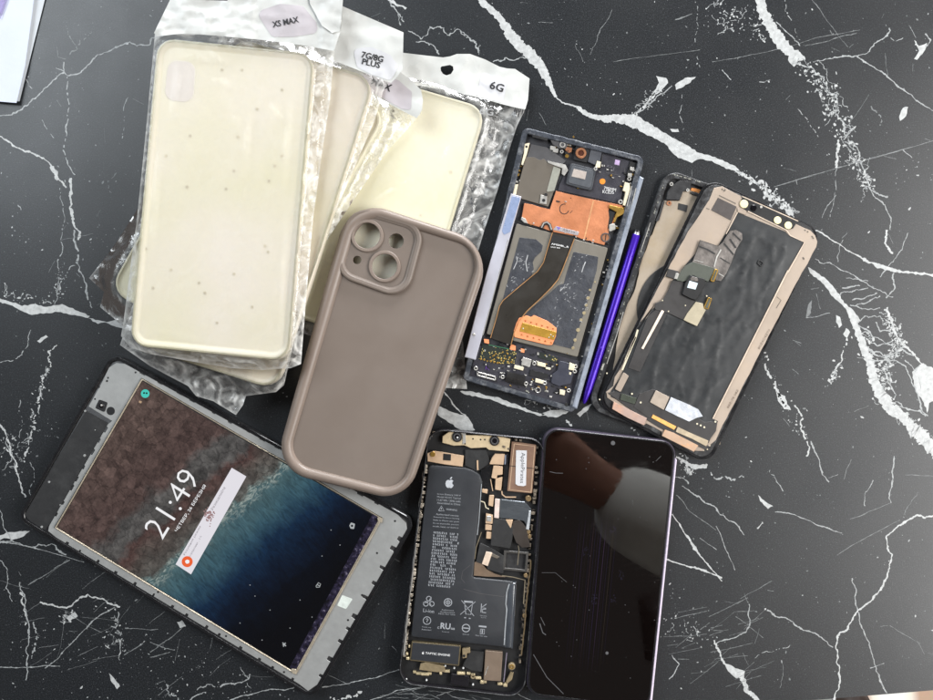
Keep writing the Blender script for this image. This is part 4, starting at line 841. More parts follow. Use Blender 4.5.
gl_ = []
for (x, y, n, sp_) in ((519, 262, 10, 5), (527, 268, 8, 6), (578, 268, 10, 7), (566, 290, 16, 9), (575, 300, 14, 9), (585, 310, 10, 7), (513, 285, 10, 5), (556, 320, 10, 7)):
    for _ in range(n):
        px, py = x + rr_.gauss(0, sp_ * .5), y + rr_.gauss(0, sp_); a = rr_.gauss(-1.2, .6); L = rr_.uniform(.8, 3.2); gl_.append(([(px, py), (px + L * .5 * math.cos(a), py + L * .5 * math.sin(a)), (px + L * math.cos(a + .5), py + L * math.sin(a + .5))], rr_.uniform(.2, .55)))
gl_ += [(B((310, 310), (315, 340), (290, 395)), .8), (B((385, 300), (372, 350), (382, 410)), .9), (B((770, 345), (755, 380), (745, 415)), 1.0), (B((600, 540), (625, 515), (645, 515)), .9)]
flat_lines('glue_residue', t, gl_, 6.55, m_crz, bt)
m_tan = M("tan_residue", (150, 136, 105), .6, var=.3, vs=600)
multi('tan_residue', t, [(jag(circ(*p, r, 9), 1, .5, k), 6.35, 6.5) for k, (p, r) in enumerate([((588, 298), 1.8), ((586, 305), 1.6), ((584, 313), 1.8), ((581, 320), 1.6), ((578, 330), 2.0), ((575, 340), 1.7), ((573, 348), 1.6), ((590, 290), 1.2), ((595, 282), .9)])], m_tan, bt, b=.1)
# ribbon
m_rib = M("ribbon_black", (46, 43, 39), 0.35, var=0.08, vs=150)
L_ = [(552.5, 232.5), (548, 247), (543.5, 262.5), (537.5, 271.5), (520, 286), (503, 300.5), (499.5, 306), (497, 316), (490.5, 338)]
R__ = [(574.5, 238.5), (569, 253), (562, 271), (558, 279.5), (552, 287), (540, 299), (527, 311), (519, 321), (514, 333), (511, 345)]
rb_ = sheet('ribbon_cable', t, L_ + R__[::-1], lambda x, y: 7.0 + .25 * nz(x, y, 20), m_rib, step=4)
flat_lines('ribbon_trim', t, [(L_, .7), (R__, .8)], 7.5, M("copper_trim", (200, 150, 100), .35, metal=.5), rb_)
letters('print', t, 'AMS08L_R', B((540, 232))[0], B((658, 255))[0], 2.0, 7.4, m_wht, rb_, bold=.03); letters('print', t, 'UNIT B40', B((538, 250))[0], B((600, 258))[0], 1.2, 7.4, m_wht, rb_, bold=.03)
flat_lines('dark_end', t, [([(551, 239), (571, 244)], 9)], 7.36, m_dark, rb_)
# orange pad
m_org = M("orange_pad", (232, 146, 98), .5, var=.08, vs=300)
op = solid('coil_pad', t, rp(F((300, 285), (312, 262), (345, 250), (368, 258), (378, 248), (440, 275), (482, 308), (478, 345), (462, 384), (440, 384), (290, 348), (288, 320)), 1.5), 6.3, 7.3, m_org, b=.3)
solid('gold_pad', t, rp(F((327, 283), (482, 326), (470, 362), (314, 322)), .6), 7.1, 7.5, M("ochre_gold", (196, 152, 62), .35, metal=.5, var=.15), op, b=.15)
multi('contact_dot', t, [([lerp(a, b, k / 5 - .03), lerp(a, b, k / 5 + .05), (lerp(a, b, k / 5 + .01)[0] + dx, lerp(a, b, k / 5 + .01)[1] + dy)], 7.1, 7.42) for a, b, dx, dy in ((F((340, 272))[0], F((465, 308))[0], -.3, 1.6), (F((322, 340))[0], F((455, 376))[0], .3, -1.6)) for k in range(6)], M("ochre_dot", (150, 85, 30), .5), op, b=0)
multi('solder', t, [(circ(*p, .8, 8), 7.2, 7.6) for p in F((455, 338), (447, 350), (465, 345), (330, 310))], m_silv, op, b=.2)
# lower board
solid('lower_board', t, D((128, 170), (335, 188), (380, 160), (800, 275), (775, 440), (720, 580), (440, 500), (50, 392), (95, 260)), 4.6, 5.3, m_brd, b=.2)
def pcb():
    m, nt, b = nodes("gold_speckled_board"); tc = N(nt, 'ShaderNodeTexCoord'); v = N(nt, 'ShaderNodeTexVoronoi', Scale=900.0); nt.links.new(tc.outputs['Object'], v.inputs['Vector']); n = N(nt, 'ShaderNodeTexNoise', Scale=260.0); nt.links.new(tc.outputs['Object'], n.inputs['Vector'])
    f = math_(nt, 'MULTIPLY', math_(nt, 'LESS_THAN', v.outputs[0], 0.33), math_(nt, 'GREATER_THAN', n.outputs[0], 0.5)); nt.links.new(mixrgb(nt, f, lin((40, 46, 42)), lin((190, 170, 100))), b.inputs[0]); b.inputs['Roughness'].default_value = .4; return m
m_pcb = pcb()
solid('circuit_patch', t, D((150, 160), (215, 178), (340, 200), (378, 215), (362, 292), (255, 292), (125, 262)), 5.2, 5.7, m_pcb, b=.2)
multi('solder_dot', t, [(circ(D((140 + 22 * k, 260 + 5 * k))[0][0], D((140 + 22 * k, 260 + 5 * k))[0][1], 1.1, 8), 5.6, 5.95) for k in range(6)] + [(circ(p[0], p[1], .9, 8), 5.6, 5.95) for p in D((220, 240), (240, 225), (250, 250), (275, 262), (300, 240), (318, 225), (330, 252), (345, 280), (228, 262), (262, 285), (290, 275), (320, 280), (285, 215), (305, 260))], m_gold, b=.2)
flat_lines('green_edge', t, [(D((190, 165), (335, 195)), .8)], 5.8, M("pcb_green", (50, 105, 75), .5))
for k in (D((158, 125), (192, 130), (195, 160), (162, 152)), D((340, 160), (372, 172), (370, 205), (330, 196)), D((405, 188), (432, 195), (428, 220), (404, 214))): solid('copper_tab', t, rp(k, .6), 5.3, 6.2, m_org, b=.2)
solid('shield_can', t, rp(D((420, 247), (478, 264), (466, 314), (408, 298)), .8), 5.2, 6.5, m_silv, b=.3)
solid('circuit_patch', t, D((530, 212), (650, 250), (640, 285), (520, 250)), 5.2, 5.7, m_pcb, b=.2)
for k in (D((515, 275), (572, 290), (570, 316), (515, 303)), D((365, 298), (426, 315), (420, 338), (358, 322)), D((505, 388), (562, 405), (558, 428), (500, 414)), D((572, 312), (606, 320), (602, 334), (570, 326))): solid('connector', t, rp(k, .5), 5.3, 6.6, m_ivory, b=.3)
for k in (D((730, 282), (768, 298), (760, 338), (722, 330)), D((665, 462), (702, 470), (696, 502), (664, 496)), D((728, 345), (744, 350), (740, 368), (726, 362))): solid('gold_edge', t, rp(k, .6), 5.3, 6.8, m_ivory, b=.3)
m_usb = M("port_cover", (36, 35, 35), .3, var=.1)
sheet('usb_port', t, D((318, 342), (440, 374), (420, 440), (298, 412)), lambda x, y: 6.6 + 1.0 * math.cos((((x - 460) * 6.664 - 369) * -.25 + ((y - 320) * 6.664 - 391) * .97) / 33), m_usb, step=2)
sl = rp(D((112, 346), (120, 344), (240, 376), (238, 402), (228, 404), (112, 372)), 2); solid('sim_slot', t, sl, 5.3, 6.6, m_silv, b=.2, holes=[inset(sl, 1.3)]); flat_lines('slot_bar', t, [(D((176, 362), (170, 388)), 1.2)], 6.62, m_silv)
solid('speaker', t, rp(D((660, 268), (742, 292), (728, 335), (756, 360), (738, 425), (660, 442), (606, 420), (615, 362), (650, 335)), 2), 5.2, 6.7, M("speaker_navy", (48, 50, 62), .5, var=.1), b=.5)
for (x, y) in ((495, 290), (285, 380), (440, 425), (565, 420), (105, 322), (725, 470), (770, 310), (765, 342)): ringo('screw', t, D((x, y))[0], 2.1, 1.0, 5.4, 6.7, m_silv, b=.3)
ringo('screw', t, D((520, 467))[0], 2.9, 2.1, 5.3, 6.2, m_silv, b=.2)
disc('screw_hole', t, D((709, 563))[0], 1.9, 7.0, 7.3, m_dark, b=.1); letters('pen_mark', t, 'K', D((168, 330))[0], D((198, 336))[0], 4, 5.7, M("purple_pen", (80, 45, 120), .5)); flat_lines('board_seam', t, [D((385, 220), (372, 290), (440, 330)), D((450, 360), (520, 380), (600, 400)), D((300, 300), (240, 340))], 5.35, m_gph2, w=.6)
solid('black_chip', t, rp(D((470, 330), (590, 362), (580, 392), (460, 372)), .6), 5.2, 6.0, m_dark, b=.2)
rr_ = random.Random(8); multi('component', t, [([(x, y), (x + 1.3, y + .35), (x + 1.0, y + 1.5), (x - .3, y + 1.15)], 5.2, 5.7) for x, y in D(*[(rr_.uniform(390, 640), rr_.uniform(240, 480)) for _ in range(26)])], m_lgr, b=0.1)

rr_ = random.Random(88); its = [[], [], []]
for (x0, y0, x1, y1, n, sp_) in ((528, 140, 512, 195, 18, 1.2), (560, 140, 580, 152, 26, 4), (634, 170, 618, 235, 34, 1.6), (520, 222, 612, 246, 18, 1.2), (612, 250, 582, 365, 24, 1.0), (490, 345, 575, 372, 60, 6), (485, 365, 565, 395, 60, 6), (600, 165, 625, 180, 14, 4), (575, 185, 560, 205, 10, 3)):
    for _ in range(n):
        f_ = rr_.random(); x, y = x0 + (x1 - x0) * f_ + rr_.gauss(0, sp_), y0 + (y1 - y0) * f_ + rr_.gauss(0, sp_); w, h_ = rr_.uniform(.4, 1.3), rr_.uniform(.35, .9)
        its[rr_.choice((0, 0, 1, 2, 2))].append(([(x - w, y - h_ - w * .25), (x + w, y - h_ + w * .25), (x + w - h_ * .2, y + h_ + w * .25), (x - w - h_ * .2, y + h_ - w * .25)], 4.8, rr_.uniform(5.5, 6.5)))
for k_, mm in zip(its, (m_silv, m_gold, m_dark)): multi('components', t, k_, mm, b=.08)
flat_lines('battery_gap', t, [([(514.5, 222.5), (485, 333), (487, 337), (578, 360), (610, 247)], 1.6)], 4.95, m_dark)

# ------------------------------------------------------------------ stylus
t = Thing('stylus', 'slim purple stylus lying between the gutted phone and the metal plates', 'stylus', (609, 320), -16)
m_pur = M("purple_anodised", (60, 24, 158), .3, metal=.45, var=.06, vs=100)
ax0, ax1 = Vector((636.3, 234.5)), Vector((584, 403)); dx = (ax1 - ax0); Lx = dx.length; dx /= Lx; px_ = Vector((-dx.y, dx.x))
def rod(name, th, sts, mat, n=14, flatn=.85, parent=None):
    V, F = [], []
    rings = []
    for (s_, r) in sts:
        i0 = len(V); c = ax0 + dx * s_
        for k in range(n):
            a = 2 * math.pi * k / n; w = px_ * (r * math.cos(a)); V.append(th.P(c.x + w.x, c.y + w.y, 2.35 + r * .53 * flatn * math.sin(a)))
        rings.append(i0)
    for a, b in zip(rings, rings[1:]):
        for k in range(n): F.append((a + k, a + (k + 1) % n, b + (k + 1) % n, b + k))
    F.append(tuple(rings[0] + k for k in range(n))[::-1]); F.append(tuple(rings[-1] + k for k in range(n)))
    return finish(name, V, F, mat, parent or th.e, [(0, 0)] * len(V), 40)
rod('barrel', t, [(0, 3.6), (.4, 4.0), (60, 4.3), (150, 4.2), (162, 3.9), (168, 3.2)], m_pur)
rod('neck', t, [(-2.6, 2.9), (0.1, 2.9)], m_silv); rod('cap', t, [(-4.2, 3.2), (-3.9, 3.6), (-2.8, 3.6), (-2.5, 3.2)], m_blkg)
rod('tip', t, [(167.8, 3.2), (173, 2.4), (176, 1.6), (177, .8)], m_pur)
s = solid('button', t, rp([(ax0 + dx * 118 + px_ * 1.4)[:], (ax0 + dx * 142 + px_ * 1.4)[:], (ax0 + dx * 142 - px_ * 1.4)[:], (ax0 + dx * 118 - px_ * 1.4)[:]], 1.3), 3.8, 4.45, m_pur, b=.4)
# ------------------------------------------------------------------ metal backed housing, lower one of the pair on the right
G = C(640, 170, 7.775); K = C(585, 310, 4.826); J = C(590, 350, 6.664); Q = C(640, 230, 6.664); T_ = C(730, 180, 7.775); X_ = C(580, 220, 7.775); Z6 = C(613, 230, 2.916)
m_bge = M("beige_plate", (170, 155, 141), .42, metal=.25, var=.05, vs=90, bump=.05, dirt=(188, 166, 140), dirtamt=.35)
m_bge2 = M("stained_beige", (165, 152, 136), .45, metal=.25, var=.08, vs=80, dirt=(158, 140, 112), dirtamt=.7, bump=.1)
m_rimw = M("scuffed_black", (34, 34, 36), .4, var=.3, vs=500, dirt=(120, 122, 124), dirtamt=.55, bump=.3)
t = Thing('phone_housing', 'black rimmed phone housing with stained beige plate, lying beneath the other one', 'phone housing', (690, 300), -20)
out = rp([(666, 168), (784, 211), (716, 458), (587, 408)], [16, 16, 14, 17], 7)
solid('frame', t, jag(out, 4, .3, 5), 0, 3.4, m_rimw, b=.8, holes=[inset(out, 6)])
solid('back_panel', t, inset(out, .8), 0.1, 1.6, m_blk, b=.2)
bp_ = solid('metal_plate', t, rp(jag(G((185, 240), (300, 240), (312, 185), (340, 150), (390, 140), (490, 185), (620, 240)) + [(770, 230), (720, 445), (612, 388), (613, 372)] + K((150, 260), (170, 190), (120, 300), (160, 120), (185, 0))[-2:] + X_((420, 560), (475, 330), (545, 130)) + G((95, 500), (130, 405), (165, 300)), 6, .5, 4), .6), 1.5, 2.3, m_bge2, b=.2)
solid('coil', t, circ(687, 310, 50, 64), 2.2, 2.9, m_tape, b=.3)
solid('foam', t, circ(687, 310, 30, 40), 2.8, 3.1, m_blk, b=.3)
solid('bracket', t, G((205, 230), (215, 170), (240, 130), (310, 78), (400, 92), (392, 150), (335, 168), (310, 235)), 2.2, 3.5, m_blk, b=.4); ringo('screw', t, G((245, 110))[0], 1.9, .9, 3.4, 3.9, m_silv)
ringo('screw', t, G((226, 258))[0], 2.4, 1.2, 2.2, 2.9, m_cop2)
solid('black_tape', t, G((300, 258), (372, 275), (362, 327), (294, 306)), 2.2, 2.5, m_tape, b=.1)
solid('orange_contact', t, G((400, 138), (440, 145), (520, 168), (515, 195), (430, 170), (395, 160)), 2.2, 2.7, M("amber_film", (205, 135, 75), .4, var=.2, vs=500), b=.15); solid('flex_bar', t, rp(G((398, 166), (505, 198), (500, 218), (394, 186)), 1), 2.4, 3.1, m_dark, b=.2)
ringo('screw', t, G((372, 156))[0], 1.6, .7, 2.6, 3.5, m_silv)
solid('edge_tape', t, G((150, 330), (170, 250), (195, 240), (150, 390), (128, 405), (120, 395)), 2.2, 3.0, m_blk, b=.2)
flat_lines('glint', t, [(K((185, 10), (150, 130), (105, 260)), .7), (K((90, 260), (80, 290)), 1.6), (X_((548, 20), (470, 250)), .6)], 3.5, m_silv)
rr_ = random.Random(31); multi('chip_of_paint', t, [(circ(*lerp(a, b, rr_.random()), rr_.uniform(.3, .8), 6), 3.2, 3.55) for a, b in (((664, 184), (622, 310)), ((672, 174), (700, 182)), ((622, 310), (596, 388))) for _ in range(22)], m_lgr, b=.1)

# ------------------------------------------------------------------ display assembly, upper one of the pair
def slab(x, y): return 4.2
t = Thing('display_assembly', 'loose phone display lying face down, pale plate and crumpled black film on its back', 'phone screen', (710, 320), -26, slab)
out = rp([(707, 177), (823, 231), (709.5, 465), (596.5, 405)], [17, 15, 15, 15], 7)
solid('glass', t, out, 0.0, 1.4, m_blkg, profile=[(1.2, 0), (0, .6), (0, 1.0), (.7, 1.4)])
bez = rp([(709, 180), (820, 231.5), (707, 461), (600, 403)], [15, 14, 12, 13], 7)
solid('black_bezel', t, jag(bez, 5, .25, 8), 1.3, 2.0, m_rimw, b=.3)
pb = jag(G((575, 140), (640, 127), (790, 205)) + T_((85, 135), (520, 345), (625, 392), (662, 430), (680, 480), (672, 520), (640, 575), (605, 650), (560, 720)) + [(775, 324), (720, 431), (716, 440), (703, 451)] + J((700, 672), (480, 570), (480, 545), (375, 490), (360, 500), (150, 390), (155, 345), (115, 318), (108, 280), (155, 240), (165, 180)) + [(623, 364), (632, 342), (655, 304)] + Q((0, 615), (320, 10)) + G((430, 400), (540, 230)), 7, .35, 6)
solid('beige_plate', t, pb, 1.9, 2.5, m_bge, b=.25)
fl = [(738, 212.5), (785, 231.5), (790, 236), (804.2, 242.3), (799, 252), (788, 270), (712.5, 418.6), (718, 421), (714, 431), (708.5, 443), (690, 435), (676, 430), (649, 412), (630, 405), (611, 397), (611, 391), (621, 376), (638, 331), (652, 309.5), (664, 300.5), (672, 281), (679, 275), (682, 269), (695, 254), (700, 240), (718, 246)]
def foil():
    m = M("crumpled_black_film", (41, 43, 45), .42, var=.1, vs=200, spec=.5); return m
def foilh(x, y):
    u = (x - 720) * .9 + (y - 320) * .43; v = -(x - 720) * .43 + (y - 320) * .9
    w = noise.noise(Vector((u / 26 + .5 * noise.noise(Vector((u / 40, v / 50, 3))), v / 60, 2)))
    f = 1 - abs(w) * 2.0
    r = .5 * f * f * f + .35 * noise.noise(Vector((u / 9, v / 26, 5))) + .12 * nz(x, y, 4, 9)
    e = min(1, edge_d(x, y, fl) / 12)
    g = 1 - abs(noise.noise(Vector((u / 14 + .3 * noise.noise(Vector((u / 20, v / 20, 1))), v / 46, 11)))) * 5
    return 2.75 + e * (.34 * (r + .25) + .22 * max(0, g) ** 2 + .05 * max(0, 1 - abs(noise.noise(Vector((u / 8, v / 10, 17)))) * 6))
ff_ = sheet('black_film', t, fl, foilh, foil(), step=2.6, smooth=80)
solid('emboss', t, rp(Q((795, 195), (828, 220), (808, 248), (780, 222)), 1), 2.9, 3.5, m_tape, ff_, b=.2, holes=[inset(rp(Q((795, 195), (828, 220), (808, 248), (780, 222)), 1), 1)])
# top slot
solid('sensor_slot', t, rp(T_((95, 130), (250, 200), (518, 335), (490, 378), (440, 388), (130, 240), (78, 205)), 1.5), 2.4, 2.75, m_dark, b=.15)
m_disc = M("cream_disc", (236, 224, 178), .45, var=.08)
for p, r in (((110, 186), 4.2), ((371, 313), 3.8), ((454, 353), 3.8)): disc('contact_disc', t, T_(p)[0], r, 2.6, 3.3, m_disc, b=.4)
disc('camera_lens', t, T_((187, 217))[0], 3.2, 2.6, 3.5, m_lens, b=.6); disc('clip', t, T_((243, 210))[0], 1.3, 2.6, 3.2, m_silv)
solid('flange', t, rp(T_((55, 210), (130, 240), (120, 272), (60, 250)), 1), 2.4, 2.95, m_bge, b=.2)
m_brt = M("bright_edge", (214, 196, 178), .35, metal=.3, var=.05)
flat_lines('plate_edge', t, [(T_((140, 243), (440, 390), (470, 432), (580, 485), (450, 720)), .9), (T_((95, 128), (250, 195), (530, 320)), .9), (T_((60, 250), (-30, 420)), .9), ([(788, 270.5), (713, 418.5)], 1.2)], 3.15, m_brt)
flat_lines('plate_groove', t, [(G((615, 198), (745, 262)), 1.0), (G((515, 298), (540, 305)), .8), (Z6((478, 195), (490, 205), (476, 228)), .7)], 2.6, m_gph)
solid('window', t, G((607, 215), (752, 285), (705, 392), (553, 312)), 2.4, 2.65, M("window_grey", (72, 66, 64), .5, var=.1, bump=.2), b=.1)
multi('mark', t, [(circ(p[0], p[1], .8, 8), 2.4, 2.7) for p in G((640, 150), (662, 155), (655, 160))] + [(circ(p[0], p[1], .8, 8), 2.4, 2.7) for p in T_((585, 390), (605, 402), (640, 440), (648, 452), (570, 605), (575, 612))], m_gph, b=.1)
m_gtp = M("scraped_grey_tape", (120, 114, 110), .38, metal=.35, var=.3, vs=170, bump=.6, bs=300, dirt=(60, 57, 56), dirtamt=.8)
gt = Q((402, 70), (455, 90), (520, 108), (548, 85), (600, 5), (640, 0), (680, 22), (682, 62), (640, 130), (610, 215), (575, 290), (540, 340), (505, 335), (485, 250), (350, 212), (375, 150))
sheet('grey_tape', t, gt, lambda x, y: 3.45 + .35 * (1 - abs(nz(x, y, 6, 3))), m_gtp, step=2.4, smooth=40)
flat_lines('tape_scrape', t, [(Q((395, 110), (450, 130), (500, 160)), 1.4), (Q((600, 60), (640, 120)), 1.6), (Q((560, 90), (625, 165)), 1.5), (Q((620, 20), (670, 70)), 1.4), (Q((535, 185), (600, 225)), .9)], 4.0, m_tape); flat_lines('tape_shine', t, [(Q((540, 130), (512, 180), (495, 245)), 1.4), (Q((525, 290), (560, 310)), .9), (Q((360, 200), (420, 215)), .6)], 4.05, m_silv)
m_flx = M("olive_flex", (76, 80, 72), .5, var=.08); m_flb = M("dark_flex", (53, 51, 51), .5, var=.08)
solid('flex_cable', t, rp(Q((352, 212), (480, 248), (505, 262), (455, 345), (415, 330), (350, 300), (325, 335), (285, 345), (240, 335), (270, 280), (300, 240)), 1), 2.9, 3.9, m_flx, b=.3)
solid('flex_cable', t, rp(Q((215, 335), (290, 345), (285, 430), (370, 478), (345, 520), (310, 562), (292, 602), (200, 560), (100, 530), (100, 490), (150, 470), (190, 400)), 1.5), 2.9, 3.6, m_flb, b=.3)
solid('flex_tail', t, [(648, 316), (658, 308), (668, 312), (640, 372), (628, 368)], 2.8, 3.2, m_flb, b=.2)
md_ = solid('sensor_module', t, rp(Q((335, 300), (430, 325), (440, 360), (375, 470), (340, 460), (280, 430), (300, 360)), 1.5), 3.4, 5.0, m_dark, b=.6)
solid('round_edge', t, rp(Q((345, 310), (385, 318), (390, 345), (330, 335)), 2), 4.9, 5.2, m_gtp, md_, b=.3)
solid('code_label', t, Q((330, 338), (386, 355), (370, 397), (314, 384)), 4.9, 5.15, M("pale_blue_label", (205, 218, 224), .5, var=.06), md_, b=.08)
solid('connector', t, Q((190, 258), (258, 275), (240, 330), (175, 310)), 2.6, 3.8, m_flb, b=.3); solid('clip', t, Q((240, 285), (262, 292), (248, 328), (228, 325)), 3.6, 4.0, m_silv, b=.2)
for a in (((500, 258), (524, 265), (494, 348), (468, 338)), ((455, 448), (482, 456), (455, 532), (424, 520))):
    s = solid('connector', t, rp(Q(*a), 1), 3.4, 4.4, m_gold, b=.3); l_ = Q(*a); solid('connector_slot', t, inset(rp(l_, 1), 1.2), 4.2, 4.5, m_flx, s, b=.1)
solid('stiffener', t, rp(Q((372, 478), (420, 490), (425, 520), (440, 532), (380, 642), (290, 600), (312, 560)), .8), 3.4, 4.1, M("tan_stiffener", (178, 168, 145), .45, metal=.2, var=.08), b=.3)
multi('solder_dot', t, [(circ(p[0], p[1], .7, 8), 3.5, 3.75) for p in Q((303, 503), (190, 542), (445, 440), (150, 470))], m_ivory, b=.1)
solid('white_strip', t, K((370, 0), (383, 6), (282, 190), (272, 185)), 3.0, 3.8, M("cream_strip", (225, 210, 195), .45), b=.2)
solid('metal_patch', t, rp(K((186, 300), (212, 318), (172, 396), (145, 382)), 1), 2.8, 3.5, m_bge, b=.2); flat_lines('strip_line', t, [(K((255, 95), (245, 130), (180, 290)), 1.8), (K((245, 130), (195, 240)), 1.2)], 3.3, m_ivory)
solid('driver_board', t, [(608, 393), (616, 391), (640, 403), (652, 412), (677, 428), (709, 446), (706, 450), (660, 428), (628, 408)], 2.5, 3.1, m_flb, b=.2)
solid('driver_board', t, J((330, 290), (420, 260), (530, 310), (760, 480), (850, 475), (840, 540), (775, 630), (640, 560), (390, 450), (290, 380)), 2.7, 3.3, m_flb, b=.2)
solid('driver_chip', t, rp(J((212, 288), (312, 322), (298, 362), (200, 332)), .8), 3.0, 3.8, M("green_chip", (58, 64, 54), .45, var=.15), b=.2)
solid('shield', t, rp(J((440, 268), (530, 314), (492, 400), (400, 348)), .6), 3.2, 4.0, M("tan_shield", (180, 166, 152), .4, metal=.25, var=.06, bump=.1), b=.2)
sheet('foil_tape', t, J((540, 314), (640, 355), (722, 395), (752, 442), (715, 450), (660, 476), (575, 437), (500, 400)), lambda x, y: 3.9 + .3 * nz(x, y, 3.5, 2), M("white_foil", (214, 218, 226), .3, metal=.3, var=.1, vs=300), step=2, smooth=25)
solid('amber_bar', t, J((420, 430), (576, 510), (560, 532), (410, 452)), 3.2, 3.6, M("amber_bar", (236, 176, 100), .45), b=.1)
solid('stiffener', t, rp(J((585, 512), (660, 548), (790, 605), (775, 642), (680, 592), (572, 545)), .6), 3.2, 3.7, M("pale_stiffener", (186, 170, 145), .4, metal=.2), b=.15)
solid('shield', t, J((160, 345), (270, 400), (380, 455), (360, 502), (250, 452), (148, 392)), 2.8, 3.4, M("pink_shield", (184, 158, 146), .4, metal=.2, var=.06, dirt=(225, 165, 125), dirtamt=.5), b=.2)
solid('shield', t, J((500, 530), (560, 552), (722, 636), (692, 678), (480, 572)), 2.8, 3.4, M("peach_shield", (192, 162, 138), .4, metal=.2, var=.06, dirt=(235, 165, 100), dirtamt=.7), b=.2)
multi('solder_dot', t, [(circ(p[0], p[1], 1.0, 8), 3.2, 3.5) for p in J((714, 492), (738, 503), (762, 515), (836, 478), (338, 350), (280, 292))] + [(circ(p[0], p[1], .8, 8), 2.0, 2.3) for p in J((730, 660), (757, 668), (782, 662), (798, 637), (812, 610), (65, 330), (113, 155))], m_ivory, b=.1)
m_prt = M("etched_print", (120, 105, 92), .5)
letters('print', t, '80Z4C4Z70', (759.5, 349.5), (770.5, 330), 2.2, 2.62, m_prt); letters('print', t, '88Z-78 08Z', (728.5, 408.5), (739, 390), 2.0, 2.62, m_prt)

# ------------------------------------------------------------------ opened phone with its battery showing
t = Thing('opened_phone', 'opened black phone with its printed battery showing and a white name label', 'phone', (472, 560), -5)
a4 = C(420, 425, 6.664); a5 = C(420, 520, 6.664); a6 = C(395, 600, 6.664); b5 = C(390, 420, 5); c5 = C(400, 580, 7.775); d5 = C(420, 460, 8.75)
out = rp([(428, 427.5), (547, 439), (525, 699), (396.5, 684.5)], [18, 18, 18, 18], 8)
m_fr = M("black_steel", (40, 38, 42), .28, metal=.4, var=.15, vs=200)
m_grit = M("gritty_contacts", (118, 108, 96), .4, metal=.4, var=.5, vs=420, bump=.8, bs=600, dirt=(30, 28, 27), dirtamt=1.0)
solid('frame', t, out, 0, 7.6, m_fr, profile=[(2, 0), (.4, 1.2), (0, 3), (0, 5.5), (.5, 7), (1.6, 7.6)], holes=[inset(out, 2.1)])
solid('tray', t, inset(out, 2), .5, 3.6, m_dark, b=.2)
solid('edge_lip', t, inset(out, .9), 7.0, 7.8, m_rimw, b=.3, holes=[inset(out, 1.9)])
m_gritl = M('bright_contacts', (190, 180, 165), .3, metal=.5, var=.4, vs=500, bump=.8, bs=600, dirt=(40, 36, 34), dirtamt=1.0)
rr_ = random.Random(77); its = []; its2 = []
for a, b, n in (((426.5, 462), (404.5, 655), 60), ((537, 470), (520, 660), 38)):
    for k in range(n):
        p = lerp(a, b, (k + rr_.random()) / n); w, h_ = rr_.uniform(.8, 2.2), rr_.uniform(1.2, 4); its.append((jag([(p[0] - w, p[1]), (p[0] + w, p[1] + .3), (p[0] + w * .8, p[1] + h_), (p[0] - w, p[1] + h_)], 2, .3, k), 3.5, rr_.uniform(4.6, 6.4)))
multi('side_contacts', t, its[:60], m_gritl, b=.2); multi('side_contacts', t, its[60:], m_grit, b=.2)
rl = [(425.5, 455), (420.5, 490), (415, 545), (410, 600), (403.3, 655)]
flat_lines('side_spring', t, [([(x + rr_.uniform(-.6, .6), y) for x, y in [lerp(rl[0], rl[-1], k / 30) for k in range(31)]], 1.6)], 6.6, m_silv)
flat_lines('side_spring', t, [([(x + rr_.uniform(-.5, .5), y) for x, y in [lerp((531, 560), (521.5, 655), k / 24) for k in range(25)]], 1.3)], 6.4, M("dull_brass", (120, 104, 80), .35, metal=.5, var=.3))
# battery
m_batb = M("battery_black", (46, 48, 52), .42, var=.06, vs=120, bump=.05)
bl = [(428.5, 465), (465, 468), (473, 470.5), (480, 475), (482.5, 482), (477.5, 530), (473, 577.5), (508, 581), (514, 582), (510, 630), (508.5, 648), (411, 637)]
bt = solid('battery', t, rp(bl, [4, 2, 3, 3, 4, 0, 2, 2, 2, 2, 2, 2]), 3.5, 6.6, m_batb, profile=[(0, 3.5), (0, 5.8), (.8, 6.4), (2.2, 6.6)])
m_edge = M("battery_sleeve", (62, 66, 72), .18, var=.15, vs=200, aniso=(6, 1, 1), coat=.6)
solid('sleeve_edge', t, [(506, 581), (517, 582), (513.2, 650), (502, 648.4)], 4.0, 6.2, m_edge, bt, profile=[(0, 4.0), (.4, 5.4), (1.6, 6.3), (3.2, 6.75)])
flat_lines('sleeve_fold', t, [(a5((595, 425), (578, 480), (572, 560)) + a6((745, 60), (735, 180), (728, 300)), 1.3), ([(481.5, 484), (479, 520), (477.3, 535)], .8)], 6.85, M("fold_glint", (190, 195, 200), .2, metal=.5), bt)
flat_lines('sleeve_line', t, [(a5((335, 300), (285, 340), (275, 390), (300, 420)), .5), (a5((290, 460), (400, 490), (555, 510), (640, 420)), .6), (a5((640, 410), (630, 640)), .5)], 6.68, m_gph2, bt)
m_ink2 = M("grey_print", (150, 153, 158), .5, var=.05)
def apple(cx, cy, s_, rot=0):
    pts = [(0, -3.0), (1.0, -3.6), (2.4, -3.5), (3.4, -2.6), (2.6, -1.6), (2.5, -.3), (3.0, .7), (3.9, 1.2), (3.2, 2.9), (2.2, 4.1), (1.2, 4.3), (.1, 3.9), (-1.0, 4.3), (-2.2, 4.0), (-3.4, 2.4), (-3.9, .4), (-3.6, -1.8), (-2.6, -3.1), (-1.2, -3.4)]
    leaf = [(0.0, -4.0), (.2, -5.2), (1.0, -6.2), (2.0, -6.6), (2.0, -5.5), (1.2, -4.4)]
    ca, sa = math.cos(rot), math.sin(rot); f = lambda l: [(cx + (x * ca - y * sa) * s_, cy + (x * sa + y * ca) * s_) for x, y in l]
    return f(pts), f(leaf)
